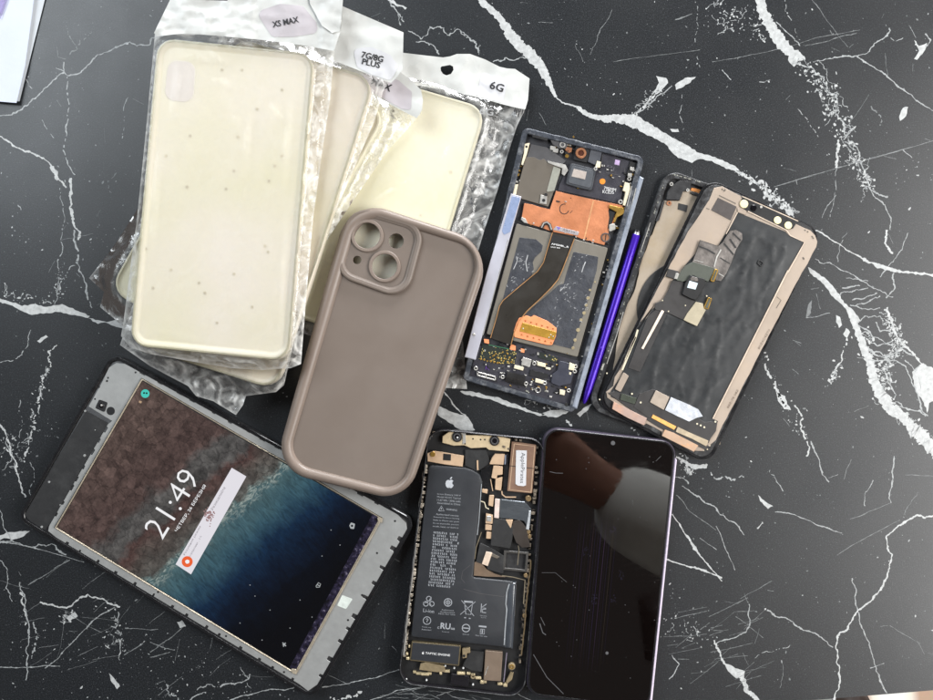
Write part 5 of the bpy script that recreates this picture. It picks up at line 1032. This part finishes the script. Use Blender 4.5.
p_, l_ = apple(449.6, 483.5, 1.05, .06); multi('logo', t, [(p_, 6.5, 6.66), (l_, 6.5, 6.66)], M("logo_silver", (200, 204, 210), .35, metal=.3), bt, b=0)
def bline(s_, x0, y0, x1, y1, h_, bold=.0): letters('lettering', t, s_, (x0, y0), (x1, y1), h_, 6.66, m_ink2, bt, bold=bold)
for i, s_ in enumerate(('Li-ion Battery 3.81V', 'Model A2101 Typical', '11.67 Wh / 3046 mAh', 'Assembled in China')): bline(s_, 437.3 - .1 * i, 494.9 + 2.9 * i, 460.5 - .1 * i, 496.7 + 2.9 * i, 1.9)
flat_lines('warning_sign', t, [([(438.6, 510.6), (441.4, 505.8), (444.2, 511), (438.6, 510.6)], .6), ([(441.4, 507.6), (441.3, 509.6)], .6)], 6.66, m_ink2, bt); bline('WARNING', 446, 510, 457, 511.2, 1.9)
for i, s_ in enumerate(('Authorized service', 'Potential for fire or burning', 'Refer to iPhone user guide', 'Do not disassemble, puncture', 'crush, heat, or burn it')): bline(s_, 434 + (2 if i == 0 else 0) - .35 * i, 514.8 + 3.05 * i, 459.5 - .25 * i - (1 if i == 0 else 0), 516.6 + 3.05 * i, 1.7)
# dense small print block
rr_ = random.Random(4); its = []
for r in range(19):
    y0 = 531.0 + r * 2.95; x = 433.5 - r * .3; xe = 458 - r * .3
    if r in (11, 18): xe -= rr_.uniform(2, 5)
    while x < xe:
        w = rr_.uniform(1.2, 2.0)
        if rr_.random() < .9:
            yy = y0 + (x - 430) * .09
            for q_ in range(3):
                hx, hy = x + rr_.uniform(0, w * .4), yy + q_ * .75; its.append(([(hx, hy), (hx + w * rr_.uniform(.5, .8), hy + .08), (hx + w * .6, hy + .5), (hx, hy + .42)], 6.5, 6.64))
            vx = x + w * rr_.uniform(.2, .6); its.append(([(vx, yy), (vx + .4, yy), (vx + .4, yy + 2.0), (vx, yy + 2.0)], 6.5, 6.645))
        x += w + .35
multi('small_print', t, its, m_ink2, bt, b=0)
def ring_l(c, r, n=16): return [(c[0] + r * math.cos(2 * math.pi * k / n), c[1] + r * math.sin(2 * math.pi * k / n)) for k in range(n + 1)]
ic = []
for k in range(3):
    a = -math.pi / 2 + k * 2.094; ic.append((ring_l((428.8 + 3.4 * math.cos(a), 602 + 3.4 * math.sin(a)), 2.4, 10), .7)); ic.append(([(428.8 + 1.2 * math.cos(a), 602 + 1.2 * math.sin(a)), (428.8 + 5.8 * math.cos(a + .5), 602 + 5.8 * math.sin(a + .5))], .6))
ic += [(ring_l((448, 602.3), 3.8), .8), (ring_l((448, 602.3), 1.9), .8), ([(448, 599), (448, 605.6)], .6), ([(444.6, 602.3), (451.4, 602.3)], .6)]
ic += [([(461.5, 600.2), (474, 616)], .6), ([(475.5, 601.5), (460.2, 614.5)], .6), ([(464.5, 602), (465.8, 614), (470.8, 614.5), (472.6, 602.8), (464.5, 602)], .7), ([(464, 601), (473, 601.8)], 1.2), ([(464.2, 617.5), (466, 617.7)], .9), ([(468.8, 618.2), (470.6, 618.4)], .9)]
ic += [([(481.5, 603.5), (481, 612.3)], .8), ([(486.5, 603.9), (481.4, 607.5), (486, 608.2)], .8), ([(486, 609), (482.6, 609), (482.4, 612.3), (486, 612.6)], .8)]
ic += [(ring_l((427, 620.5), 3.8), .7), ([(425.9, 619.4), (427, 618.4), (428.2, 619.6), (427, 621), (427, 622.2)], .7)]
ic += [(ring_l((466, 628), 3.8), .9), ([(463, 627.8), (469, 628.3)], 1.1), ([(478.8, 626), (486.5, 626.8)], 1.6), ([(480.5, 629), (484.5, 629.2), (484.3, 634), (480.2, 633.8), (480.5, 629)], .6), ([(482.4, 629.6), (482.2, 633.4)], 1.2)]
flat_lines('safety_icons', t, ic, 6.66, m_ink2, bt)
bline('Li-ion', 423, 611.8, 433.8, 613.2, 3.6); bline('c', 437.2, 628.6, 439.4, 628.8, 2.2); bline('RU', 440.2, 628.6, 450.2, 629.6, 6.2, .03); bline('us', 450.8, 629.4, 454.6, 629.9, 2.0, .02)
for a in ((441.5, 610.2, 453.5, 611.2), (440, 612.3, 454.5, 613.4), (438.5, 614.2, 455, 615.3), (480, 616, 486.8, 616.8), (481, 618, 486, 618.5), (422, 627.4, 431, 628.3), (421.5, 629.8, 431, 630.6), (442, 632.2, 449, 632.8), (462.5, 634.6, 469, 635), (475.5, 635.8, 487, 637)): bline(random.Random(int(a[0] * 9)).choice(('Not for use', 'Recycle only', 'Authorized', 'User guide')), a[0], a[1], a[2], a[3], 1.3)
# vibration motor
tp = rp([(411.8, 641.3), (461, 645.6), (459, 666), (409.6, 660.5)], 1.2)
te = solid('vibration_motor', t, tp, 3.5, 6.0, M("motor_metal", (120, 108, 84), .35, metal=.5, var=.2), b=.4)
solid('motor_cover', t, inset(tp, 1.2), 5.9, 6.2, m_batb, te, b=.15); p_, l_ = apple(423, 653, .28, .1); multi('logo', t, [(p_, 6.1, 6.26), (l_, 6.1, 6.26)], m_wht, te, b=0)
letters('lettering', t, 'TAPTIC ENGINE', (425.3, 654.0), (450, 656.3), 2.2, 6.28, m_wht, te, bold=.02)
# upper interior
m_crm = M("cream_bracket", (206, 186, 152), .4, metal=.2, var=.1, vs=300)
m_tn = M("tan_flex", (188, 160, 132), .45, var=.1, vs=300)
cb = solid('camera_bracket', t, a4((150, 76), (200, 40), (290, 55), (310, 68), (450, 68), (530, 72), (602, 92), (592, 178), (460, 166), (440, 150), (340, 155), (295, 135), (225, 138), (148, 118)), 4.5, 6.2, m_crm, b=.4)
for p, r in (((247, 80), 5.2), ((497, 106), 5.0)):
    c_ = a4(p)[0]; s = disc('camera_lens', t, c_, r, 6.0, 7.0, m_dark, b=.6); ringo('lens_ring', t, c_, 3.6, 2.6, 6.9, 7.3, m_gph2, s); disc('lens_glass', t, c_, 2.5, 6.8, 7.2, m_lens, s, .4)
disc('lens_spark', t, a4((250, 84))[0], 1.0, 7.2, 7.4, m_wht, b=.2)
multi('bracket_hole', t, [(circ(p[0], p[1], .9, 8), 6.1, 6.25) for p in a4((353, 92), (404, 97), (432, 97), (300, 125))], m_dark, b=0)
solid('bright_tab', t, a4((268, 48), (304, 52), (306, 118), (282, 130), (286, 70)), 6.1, 6.5, m_silv, b=.2)
multi('spring_contact', t, [(rp([(p[0] - 1.5, p[1] - 1.2), (p[0] + 1.5, p[1] - 1), (p[0] + 1.2, p[1] + 1.5), (p[0] - 1.2, p[1] + 1.2)], .5), 4.5, rr_.uniform(5.5, 6.8)) for p in a4((560, 110), (580, 130), (560, 145), (588, 158), (435, 80), (75, 70), (90, 50), (60, 90), (640, 98), (670, 102), (780, 150), (770, 185), (775, 285))], m_grit, b=.3)
s = solid('tan_bracket', t, a4((48, 190), (90, 172), (150, 180), (292, 205), (284, 278), (160, 262), (50, 242)), 4.5, 5.8, m_tn, b=.3); solid('tape_square', t, a4((155, 190), (207, 195), (205, 238), (153, 234)), 5.7, 5.95, m_dark, s, b=.1); disc('screw', t, a4((85, 195))[0], 2.6, 5.7, 6.3, m_gold, s)
solid('flex_gap', t, a4((300, 165), (440, 165), (470, 250), (400, 300), (380, 310), (300, 270)), 3.6, 4.8, m_tape, b=.3)
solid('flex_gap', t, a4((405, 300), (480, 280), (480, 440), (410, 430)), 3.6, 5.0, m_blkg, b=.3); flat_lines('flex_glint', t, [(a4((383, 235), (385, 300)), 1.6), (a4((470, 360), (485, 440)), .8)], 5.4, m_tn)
for a in (((480, 218), (500, 192), (567, 194), (556, 266), (500, 262), (462, 262)), ((490, 270), (552, 276), (550, 330), (515, 335), (512, 360), (475, 352)), ((503, 360), (550, 345), (540, 438), (500, 430)), ((412, 425), (452, 430), (448, 458), (412, 448)), ((462, 468), (494, 468), (486, 545), (455, 535)), ((440, 590), (486, 600), (486, 660), (436, 655)), ((440, 660), (480, 668), (478, 700), (436, 698))): solid('tan_flex', t, rp(a4(*a), .6), 4.0, 5.9, m_tn, b=.3)
solid('white_connector', t, rp(a4((446, 605), (475, 608), (474, 645), (444, 640)), .5), 5.6, 6.4, m_silv, b=.3); flat_lines('wire', t, [(a4((400, 505), (430, 515), (440, 550), (460, 560)), .9)], 6.4, m_ivory); flat_lines('wire', t, [(a4((545, 440), (548, 462), (570, 480), (640, 480)), 1.2)], 6.2, m_tn)
for a in (((436, 30), (480, 35), (478, 70), (434, 66)), ((444, 78), (488, 82), (484, 126), (440, 124))): solid('tan_flex', t, rp(a5(*a), .5), 4.0, 5.9, m_tn, b=.3)
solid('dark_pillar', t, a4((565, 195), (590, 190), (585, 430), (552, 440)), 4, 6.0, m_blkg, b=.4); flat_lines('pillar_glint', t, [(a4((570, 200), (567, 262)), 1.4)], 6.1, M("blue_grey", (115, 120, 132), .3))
m_cps = M("brown_shield", (138, 110, 92), .42, metal=.3, var=.1, vs=150, dirt=(120, 92, 80), dirtamt=.5)
sh = solid('shield_plate', t, rp(a4((612, 110), (680, 118), (775, 132), (748, 456), (660, 448), (580, 440)), 1), 4.5, 6.3, m_cps, b=.4)
flat_lines('shield_seam', t, [(a4((597, 272), (758, 290)), .7)], 6.36, m_dark, sh); flat_lines('shield_border', t, [(a4((628, 125), (765, 142), (740, 448)), .6), (a4((628, 125), (596, 430), (738, 448)), .6)], 6.35, m_tn, sh)
lb = solid('name_label', t, a4((640, 168), (712, 170), (706, 402), (690, 408), (652, 404), (636, 392)), 6.2, 6.5, m_stk, b=.1)
letters('lettering', t, 'ApplePirates', a4((668, 184))[0], a4((660, 386))[0], 5.0, 6.58, m_ink, lb, bold=-.004)
solid('speaker_box', t, rp(a4((528, 492), (640, 505), (700, 512), (742, 560), (732, 700), (690, 640), (600, 625), (528, 620)), 2), 4.0, 6.0, M("dark_silver", (92, 97, 102), .3, metal=.5, var=.12, vs=120, aniso=(1, 4, 1)), b=.5)
solid('pink_tab', t, a4((500, 490), (532, 495), (525, 622), (494, 618)), 5.6, 6.4, M("pinkish_tab", (208, 190, 182), .4), b=.2)
solid('speaker_edge', t, [(529, 511), (531, 511), (529, 530), (526, 529)], 5.8, 6.2, M("white_edge", (205, 210, 215), .25, metal=.4), b=.2)
solid('black_flap', t, rp(a4((490, 625), (545, 625), (600, 640), (620, 680)) + a5((615, 130), (600, 190), (470, 170), (480, 60)), 1.5), 5.0, 6.3, m_tape, b=.3)
solid('black_flap', t, rp(a4((620, 640), (660, 632), (690, 660)) + a5((712, 60), (735, 180), (680, 185), (640, 150), (612, 80)), 1.5), 5.0, 6.1, M("brown_black_flap", (52, 46, 42), .45, var=.1), b=.3); solid('tan_flex', t, rp(a4((570, 630), (620, 630), (605, 690)), .4), 5.6, 6.35, m_tn, b=.1)
solid('rear_camera_tray', t, a5((560, 200), (722, 212), (712, 350), (548, 335)), 3.6, 4.6, m_blk, b=.2); l_ = a5((560, 202), (724, 215), (712, 348), (550, 332)); solid('tray_rail', t, l_, 4.5, 6.0, M("rail_grey", (66, 64, 62), .4, var=.2), b=.3, holes=[inset(l_, 2.4)]); flat_lines('wire', t, [(a5((655, 170), (660, 200), (650, 300)), .6), (a5((545, 370), (620, 380), (700, 400), (690, 560)), .9), (a5((410, 80), (375, 180), (365, 260)), .7)], 6.2, M("dull_wire", (120, 110, 92), .4))
solid('black_flap', t, rp(a5((400, 150), (480, 190), (560, 240), (555, 360), (450, 330), (440, 300), (372, 280)), 1.5), 4.6, 6.1, m_tape, b=.3)
solid('brown_flex', t, a5((362, 285), (395, 262), (420, 300), (445, 330), (500, 360), (570, 380), (450, 378), (358, 370)), 4.5, 5.8, M("brown_flex", (112, 94, 78), .45, var=.12), b=.2); solid('pale_clip', t, rp(a5((440, 210), (482, 218), (452, 308), (412, 292)), .6), 6.0, 6.6, M("pale_clip", (206, 186, 168), .4), b=.2); solid('grey_tab', t, a5((480, 220), (530, 245), (515, 258), (470, 240)), 6.0, 6.4, m_gph, b=.2)
for p in ((722, 80), (728, 110), (705, 370), (697, 640)): disc('screw', t, a5(p)[0], 2.2, 4.5, 6.0, M("brown_gold", (140, 118, 86), .4, metal=.5, var=.3), b=.5)
disc('screw', t, a4((722, 490))[0], 3.0, 4.5, 6.2, M("brown_gold2", (140, 118, 86), .4, metal=.5, var=.3), b=.6)
# lower interior
m_kh = M("khaki_shield", (150, 134, 106), .4, metal=.35, var=.2, vs=350)
solid('connector_shield', t, rp(a6((170, 425), (210, 415), (330, 442), (335, 480), (280, 482), (160, 465)), .8), 4.0, 5.8, m_kh, b=.4)
multi('spring_contact', t, [(rp([(p[0] - w, p[1] - 1.3), (p[0] + w, p[1] - 1), (p[0] + w, p[1] + 1.4), (p[0] - w, p[1] + 1.1)], .5), 3.8, z) for p, w, z in zip(a6((130, 480), (200, 495), (305, 490), (345, 475), (440, 490), (490, 490), (555, 520), (590, 545), (230, 490), (700, 560), (735, 570), (520, 500), (85, 390), (80, 360), (160, 490), (95, 310), (580, 550), (740, 560)), (1.5, 4, 1.2, 3, 4, 2, 3, 3, 2, 2.5, 2, 2, 1.6, 1.2, 3, .8, 2, 1.4), (5, 5.6, 6, 5.4, 5.8, 5, 5.2, 5.4, 5, 5, 5.4, 5.4, 6, 6, 5, 6, 5, 5))], M("pale_contact", (205, 188, 152), .35, metal=.4, var=.25, vs=500), b=.3)
solid('charge_port', t, rp(a6((375, 490), (495, 508), (490, 580), (368, 560)), .6), 4.0, 5.6, m_fr, b=.3)
solid('speaker', t, rp(a6((602, 335), (718, 346), (705, 542), (590, 535)), .8), 4.0, 6.0, M("speaker_brown", (128, 112, 98), .4, metal=.25, var=.06), b=.4); flat_lines('speaker_scratch', t, [(a6((615, 455), (600, 500)), .8), (a6((622, 440), (612, 470)), .5)], 6.05, m_silv); flat_lines('speaker_edge', t, [(a6((745, 350), (725, 545)), .9)], 6.0, M("violet_edge", (120, 112, 125), .3))
solid('dark_box', t, rp(a6((500, 335), (595, 345), (580, 480), (510, 470), (450, 440)), .8), 3.8, 5.2, m_tape, b=.3); s = solid('tan_bracket', t, rp(a6((448, 325), (500, 318), (502, 352), (480, 355), (478, 385), (450, 390)), .6), 4, 6, m_kh, b=.3); disc('screw', t, a6((460, 372))[0], 1.3, 5.9, 6.2, m_dark, s)
s = disc('screw', t, a6((778, 445))[0], 3.6, 4, 5.9, m_kh, b=.6); ringo('screw_ring', t, a6((778, 445))[0], 2.2, 1.2, 5.8, 6.2, m_gold, s); solid('tan_flex', t, a6((770, 480), (790, 485), (780, 530), (745, 560), (740, 545)), 4, 5.4, m_kh, b=.2)
ringo('screw', t, a6((520, 510))[0], 2.4, 1.2, 4.5, 5.8, m_kh); multi('speck', t, [(circ(p[0], p[1], .9, 7), 4.5, 5.6) for p in a6((520, 565), (210, 535), (75, 530), (395, 455), (455, 455), (335, 440))], m_wht, b=.2)

# ------------------------------------------------------------------ dark phone with a broken display
t = Thing('broken_phone', 'phone with a black unlit screen and lilac metal edge, right of the opened phone', 'phone', (601, 565), -5)
out = rp([(544, 426), (677.5, 441), (650.5, 711), (525.5, 695.5)], [16, 16, 16, 16], 9)
m_lil_shade = M("shaded_lilac_frame", (84, 78, 92), .3, metal=.4, var=.05, vs=100)  # lilac darkened in the colour, for the sides turned from the light
solid('frame', t, out, 0, 7.9, m_lil_shade, profile=[(2.4, 0), (.8, .7), (0, 2.2), (0, 6.0), (.6, 7.2), (1.7, 7.9)], holes=[inset(out, 2.2)])
solid('screen_gasket', t, inset(out, 1.5), 6.5, 8.05, m_blkg, b=.3, holes=[inset(out, 3.4)])
def dead_screen():
    m, nt, b = nodes("dead_screen")
    uv = N(nt, 'ShaderNodeUVMap'); sp = N(nt, 'ShaderNodeSeparateXYZ'); nt.links.new(uv.outputs[0], sp.inputs[0])
    X = math_(nt, 'MULTIPLY', sp.outputs[0], 100.0); Y = math_(nt, 'MULTIPLY', sp.outputs[1], 100.0)
    u = math_(nt, 'ADD', math_(nt, 'SUBTRACT', X, 600.0), math_(nt, 'MULTIPLY', math_(nt, 'SUBTRACT', Y, 570.0), 0.1))   # across
    cu = N(nt, 'ShaderNodeCombineXYZ'); nt.links.new(u, cu.inputs[0])
    n = N(nt, 'ShaderNodeTexNoise', Scale=0.9, Detail=1.0); nt.links.new(cu.outputs[0], n.inputs['Vector'])
    n2 = N(nt, 'ShaderNodeTexNoise', Scale=0.16, Detail=2.0); nt.links.new(cu.outputs[0], n2.inputs['Vector'])
    ln = ramp(nt, n.outputs[0], [(0.58, (0,) * 3), (0.66, (1,) * 3)])
    mid = ramp(nt, math_(nt, 'MULTIPLY_ADD', u, 1 / 100, 0.5), [(0.22, (0,) * 3), (0.36, (1,) * 3), (0.55, (1,) * 3), (0.68, (0,) * 3)])
    ver = ramp(nt, math_(nt, 'MULTIPLY_ADD', Y, 1 / 300, -1.4), [(0.30, (0,) * 3), (0.40, (1,) * 3), (0.72, (.7,) * 3), (0.85, (0,) * 3)])
    hue = ramp(nt, n2.outputs[0], [(0.35, lin((70, 46, 34))), (0.5, lin((48, 40, 84))), (0.65, lin((76, 66, 48)))])
    f = math_(nt, 'MULTIPLY', math_(nt, 'MULTIPLY', ln, mid), ver)
    img = mixrgb(nt, f, (0, 0, 0), hue)
    nt.links.new(img, b.inputs['Emission Color']); b.inputs['Emission Strength'].default_value = 0.75
    mp_ = N(nt, 'ShaderNodeMapping'); mp_.inputs['Rotation'].default_value = (0, 0, .6); mp_.inputs['Scale'].default_value = (1, 3.5, 1); nt.links.new(uv.outputs[0], mp_.inputs[0]); ns_ = N(nt, 'ShaderNodeTexNoise', Scale=3.2, Detail=9.0, Roughness=.7, Distortion=.8); nt.links.new(mp_.outputs[0], ns_.inputs['Vector'])
    sm_ = ramp(nt, ns_.outputs[0], [(0.45, (0.02,) * 3), (0.8, (0.11,) * 3)])
    b.inputs['Base Color'].default_value = (0.0022, 0.0013, 0.0012, 1); nt.links.new(sm_, b.inputs['Roughness']); b.inputs['IOR'].default_value = 1.85
    return m
solid('side_rail', t, [(675.2, 458), (677, 460), (652.2, 702), (649.6, 700)], 2.0, 7.7, M('lit_lilac_rail', (226, 214, 232), .25, metal=.2, var=.04), b=.8)  # light on the right side is put into this strip's pale lilac
sc = solid('screen', t, inset(out, 3.2), 6.0, 8.0, dead_screen(), b=.2)
e_pur = emit("lit_violet", (52, 46, 78), .5)
rr_ = random.Random(6); its = []
for (cx, cy, n, s_) in ((612.5, 529, 26, 3), (585, 551, 14, 2.5), (621, 575, 14, 3), (594, 599, 20, 3), (613, 598, 14, 2.5)):
    for _ in range(n): x, y = cx + rr_.uniform(-s_, s_), cy + rr_.uniform(-s_ * 1.6, s_ * 1.6); its.append(([(x, y), (x + .9, y + .1), (x + .8, y + .5), (x - .1, y + .4)], 7.9, 8.06))
multi('pixel_noise', t, its, e_pur, sc, b=0)
m_scr = M("screen_scratch", (80, 80, 82), .5)
fl_ = [(C(520, 420, 5)((148, 258), (180, 265), (215, 266)), .5), (C(520, 420, 5)((680, 205), (705, 180)), .4), (C(520, 555, 4.828)((95, 330), (110, 375), (125, 385)), .9), (C(520, 555, 4.828)((65, 480), (130, 590), (210, 670)), .7), (C(520, 555, 4.828)((100, 300), (120, 340)), .6), (C(520, 555, 4.828)((105, 85), (170, 85), (225, 130)), .35)]
flat_lines('scratch', t, fl_, 8.07, m_scr, sc); multi('dust', t, [(circ(rr_.uniform(550, 655), rr_.uniform(450, 690), rr_.uniform(.2, .5), 6), 7.95, 8.1) for _ in range(40)] + [(circ(607, 653, 1.6, 8), 7.95, 8.08), (circ(613, 443, 2.2, 10), 7.95, 8.08)], m_scr, sc, b=0)
for a, b in (((546, 470), (544.5, 490)), ((673.6, 480), (671.5, 502)), ((668, 540), (666.5, 558))): solid('side_button', t, [(a[0] - 1.2, a[1]), (a[0] + 1.2, a[1]), (b[0] + 1.2, b[1]), (b[0] - 1.2, b[1])], 3, 6.5, m_lil_shade, b=.4)
# ------------------------------------------------------------------ the photographer, standing at the table's edge, seen only as a reflection
def skin_mesh(name, pts, edges, rad, mat, parent, sub=1, root=0):
    me = bpy.data.meshes.new(name); me.from_pydata(pts, edges, [])
    o = bpy.data.objects.new(name + "_tmp", me); COL.objects.link(o)
    sk = o.modifiers.new("s", 'SKIN'); sk.use_smooth_shade = True
    if not me.skin_vertices: 
        bm = bmesh.new(); bm.from_mesh(me); bm.verts.layers.skin.verify(); bm.to_mesh(me); bm.free()
    for i, r in enumerate(rad): me.skin_vertices[0].data[i].radius = r if isinstance(r, tuple) else (r, r); me.skin_vertices[0].data[i].use_root = (i == root)
    su = o.modifiers.new("u", 'SUBSURF'); su.levels = sub; su.render_levels = sub
    dg = bpy.context.evaluated_depsgraph_get(); dg.update()
    m2 = bpy.data.meshes.new_from_object(o.evaluated_get(dg)); m2.name = name
    bpy.data.objects.remove(o); bpy.data.meshes.remove(me)
    m2.materials.clear(); m2.materials.append(mat); m2.shade_smooth()
    ob = bpy.data.objects.new(name, m2); COL.objects.link(ob)
    if parent is not None: ob.parent = parent
    return ob
m_skin = M("skin", (158, 112, 92), .5, var=.06, vs=60)
m_shirt = M("white_cloth", (240, 240, 234), .8, var=.04, vs=60, bump=.4, bs=90)
m_trs = M("dark_cloth", (52, 38, 34), .8, var=.1, vs=60); m_hair = M("dark_hair", (40, 26, 20), .6, var=.2, vs=200, aniso=(1, 1, .2))
FX = -0.735
P_ = [(.44, -.66, .22), (.44, -.63, .40), (.43, -.59, .57), (.42, -.55, .68), (.41, -.52, .745), (.40, -.485, .83), (.395, -.47, .92),
      (.58, -.60, .63), (.50, -.36, .50), (.30, -.235, .475), (.140, -.146, .475), (.110, -.128, .478),
      (.28, -.58, .63), (.22, -.62, .38), (.24, -.56, .16), (.25, -.53, .09),
      (.53, -.66, .14), (.54, -.64, -.28), (.54, -.68, -.66), (.54, -.58, FX + .03), (.35, -.66, .14), (.34, -.64, -.28), (.34, -.68, -.66), (.34, -.58, FX + .03)]
Ed = [(0, 1), (1, 2), (2, 3), (3, 4), (4, 5), (5, 6), (3, 7), (7, 8), (8, 9), (9, 10), (10, 11), (3, 12), (12, 13), (13, 14), (14, 15), (0, 16), (16, 17), (17, 18), (18, 19), (0, 20), (20, 21), (21, 22), (22, 23)]
Rd = [(.15, .11), (.14, .10), (.16, .11), (.10, .08), .055, (.078, .09), (.06, .07), .06, .046, .036, .026, (.038, .024), .06, .046, .028, (.036, .02), .085, .06, .045, .04, .085, .06, .045, .04]
def finger(base, pts, r):
    i = base
    for k, p in enumerate(pts):
        P_.append(p); Ed.append((i, len(P_) - 1)); Rd.append(r * (1, .95, .85)[k]); i = len(P_) - 1
for k, (dx, dy, L) in enumerate(((0.0, .030, .9), (0.0, .012, 1.0), (.002, -.008, .95), (.006, -.027, .75))):
    finger(11, [(.080 + dx, -.118 + dy, .482), (.054 + dx + .01 * (1 - L), -.110 + dy, .474), (.050 + dx + .02 * (1 - L), -.108 + dy, .458)], .0095)
finger(11, [(.106, -.090, .474), (.088, -.072, .468), (.070, -.066, .464)], .011)
b0 = (.44, -.62, FX)
e = bpy.data.objects.new('person', None); COL.objects.link(e); e['label'] = 'person in a white long sleeved shirt mirrored in the black phone screen'; e['category'] = 'person'
skin_mesh('body', P_, Ed, Rd, m_skin, e, 2)
shp = [P_[i] for i in (0, 1, 2, 3, 7, 8, 9, 12, 13, 14)] + [(.143, -.156, .475)]
she = [(0, 1), (1, 2), (2, 3), (3, 4), (4, 5), (5, 6), (6, 10), (3, 7), (7, 8), (8, 9)]
skin_mesh('shirt', shp, she, [(.165, .125), (.155, .115), (.175, .125), (.115, .095), .078, .062, .062, .078, .06, .042, .052], m_shirt, e, 2)
skin_mesh('trousers', [P_[i] for i in (0, 16, 17, 18, 20, 21, 22)], [(0, 1), (1, 2), (2, 3), (0, 4), (4, 5), (5, 6)], [(.165, .125), .1, .078, .065, .1, .078, .065], m_trs, e, 2)
skin_mesh('hair', [(.40, -.52, .86), (.40, -.505, .93), (.395, -.48, .985), (.393, -.43, .985)], [(0, 1), (1, 2), (2, 3)], [(.08, .06), (.088, .075), (.078, .07), (.05, .04)], m_hair, e, 2, 1)
def blob(name, c, r, mat, sc=(1, 1, 1)):
    bm = bmesh.new(); bmesh.ops.create_uvsphere(bm, u_segments=14, v_segments=10, radius=r); me = bpy.data.meshes.new(name); bmesh.ops.scale(bm, vec=sc, verts=bm.verts); bmesh.ops.translate(bm, vec=c, verts=bm.verts); bm.to_mesh(me); bm.free(); me.materials.append(mat); me.shade_smooth()
    o = bpy.data.objects.new(name, me); COL.objects.link(o); o.parent = e
m_eye = M("eye", (60, 45, 40), .2); m_lip = M("lip", (150, 85, 78), .4)
for sx in (-1, 1): blob('eye', (.398 + sx * .032, -.398, .885), .011, m_eye); blob('ear', (.398 + sx * .084, -.475, .87), .022, m_skin, (.45, .8, 1.3)); blob('shoe', ((.54 if sx > 0 else .34), -.58, FX + .04), .06, m_hair, (.8, 1.8, .6))
blob('nose', (.398, -.385, .86), .014, m_skin, (.8, 1.1, 1.5)); blob('mouth', (.398, -.395, .828), .02, m_lip, (1.1, .5, .35))
# ------------------------------------------------------------------ light, camera, output
def area_light(name, loc, target, sx, sy, power, col):
    l = bpy.data.lights.new(name, 'AREA'); l.shape = 'RECTANGLE'; l.size = sx; l.size_y = sy; l.energy = power; l.color = col
    o = bpy.data.objects.new(name, l); COL.objects.link(o); o.location = loc
    o.rotation_euler = (Vector(target) - Vector(loc)).to_track_quat('-Z', 'Y').to_euler(); return o
area_light('window_light', (1.4, -0.1, 1.15), (0, 0, 0), 1.5, 0.75, 48, (1.0, 0.985, 0.96))
area_light('low_sleeve_fill', (0.5, 1.3, 0.22), (0.2, -0.15, 0.46), 0.9, 0.35, 36, (0.97, 0.98, 1.0))  # added fill lamp, brightens the sleeve mirrored in the black screen
area_light('second_window_light', (-0.95, 0.85, 1.15), (0, 0, 0), 1.0, 1.0, 25, (0.88, 0.95, 1.0))
bg = W_.node_tree.nodes['Background']; bg.inputs[0].default_value = (0.56, 0.50, 0.47, 1); bg.inputs[1].default_value = 0.15
cam = bpy.data.cameras.new("camera"); co_ = bpy.data.objects.new("camera", cam); COL.objects.link(co_); co_.location = (0, 0, H)
cam.sensor_fit = 'HORIZONTAL'; cam.angle = 2 * math.atan(466.5 * S / H); cam.clip_start = 0.01; cam.clip_end = 50
SC.camera = co_
SC.view_settings.view_transform = 'Standard'; SC.view_settings.look = 'None'; SC.view_settings.exposure = 0; SC.view_settings.gamma = 1
SC.render.engine = 'CYCLES'; SC.cycles.transparent_max_bounces = 32; SC.cycles.max_bounces = 10
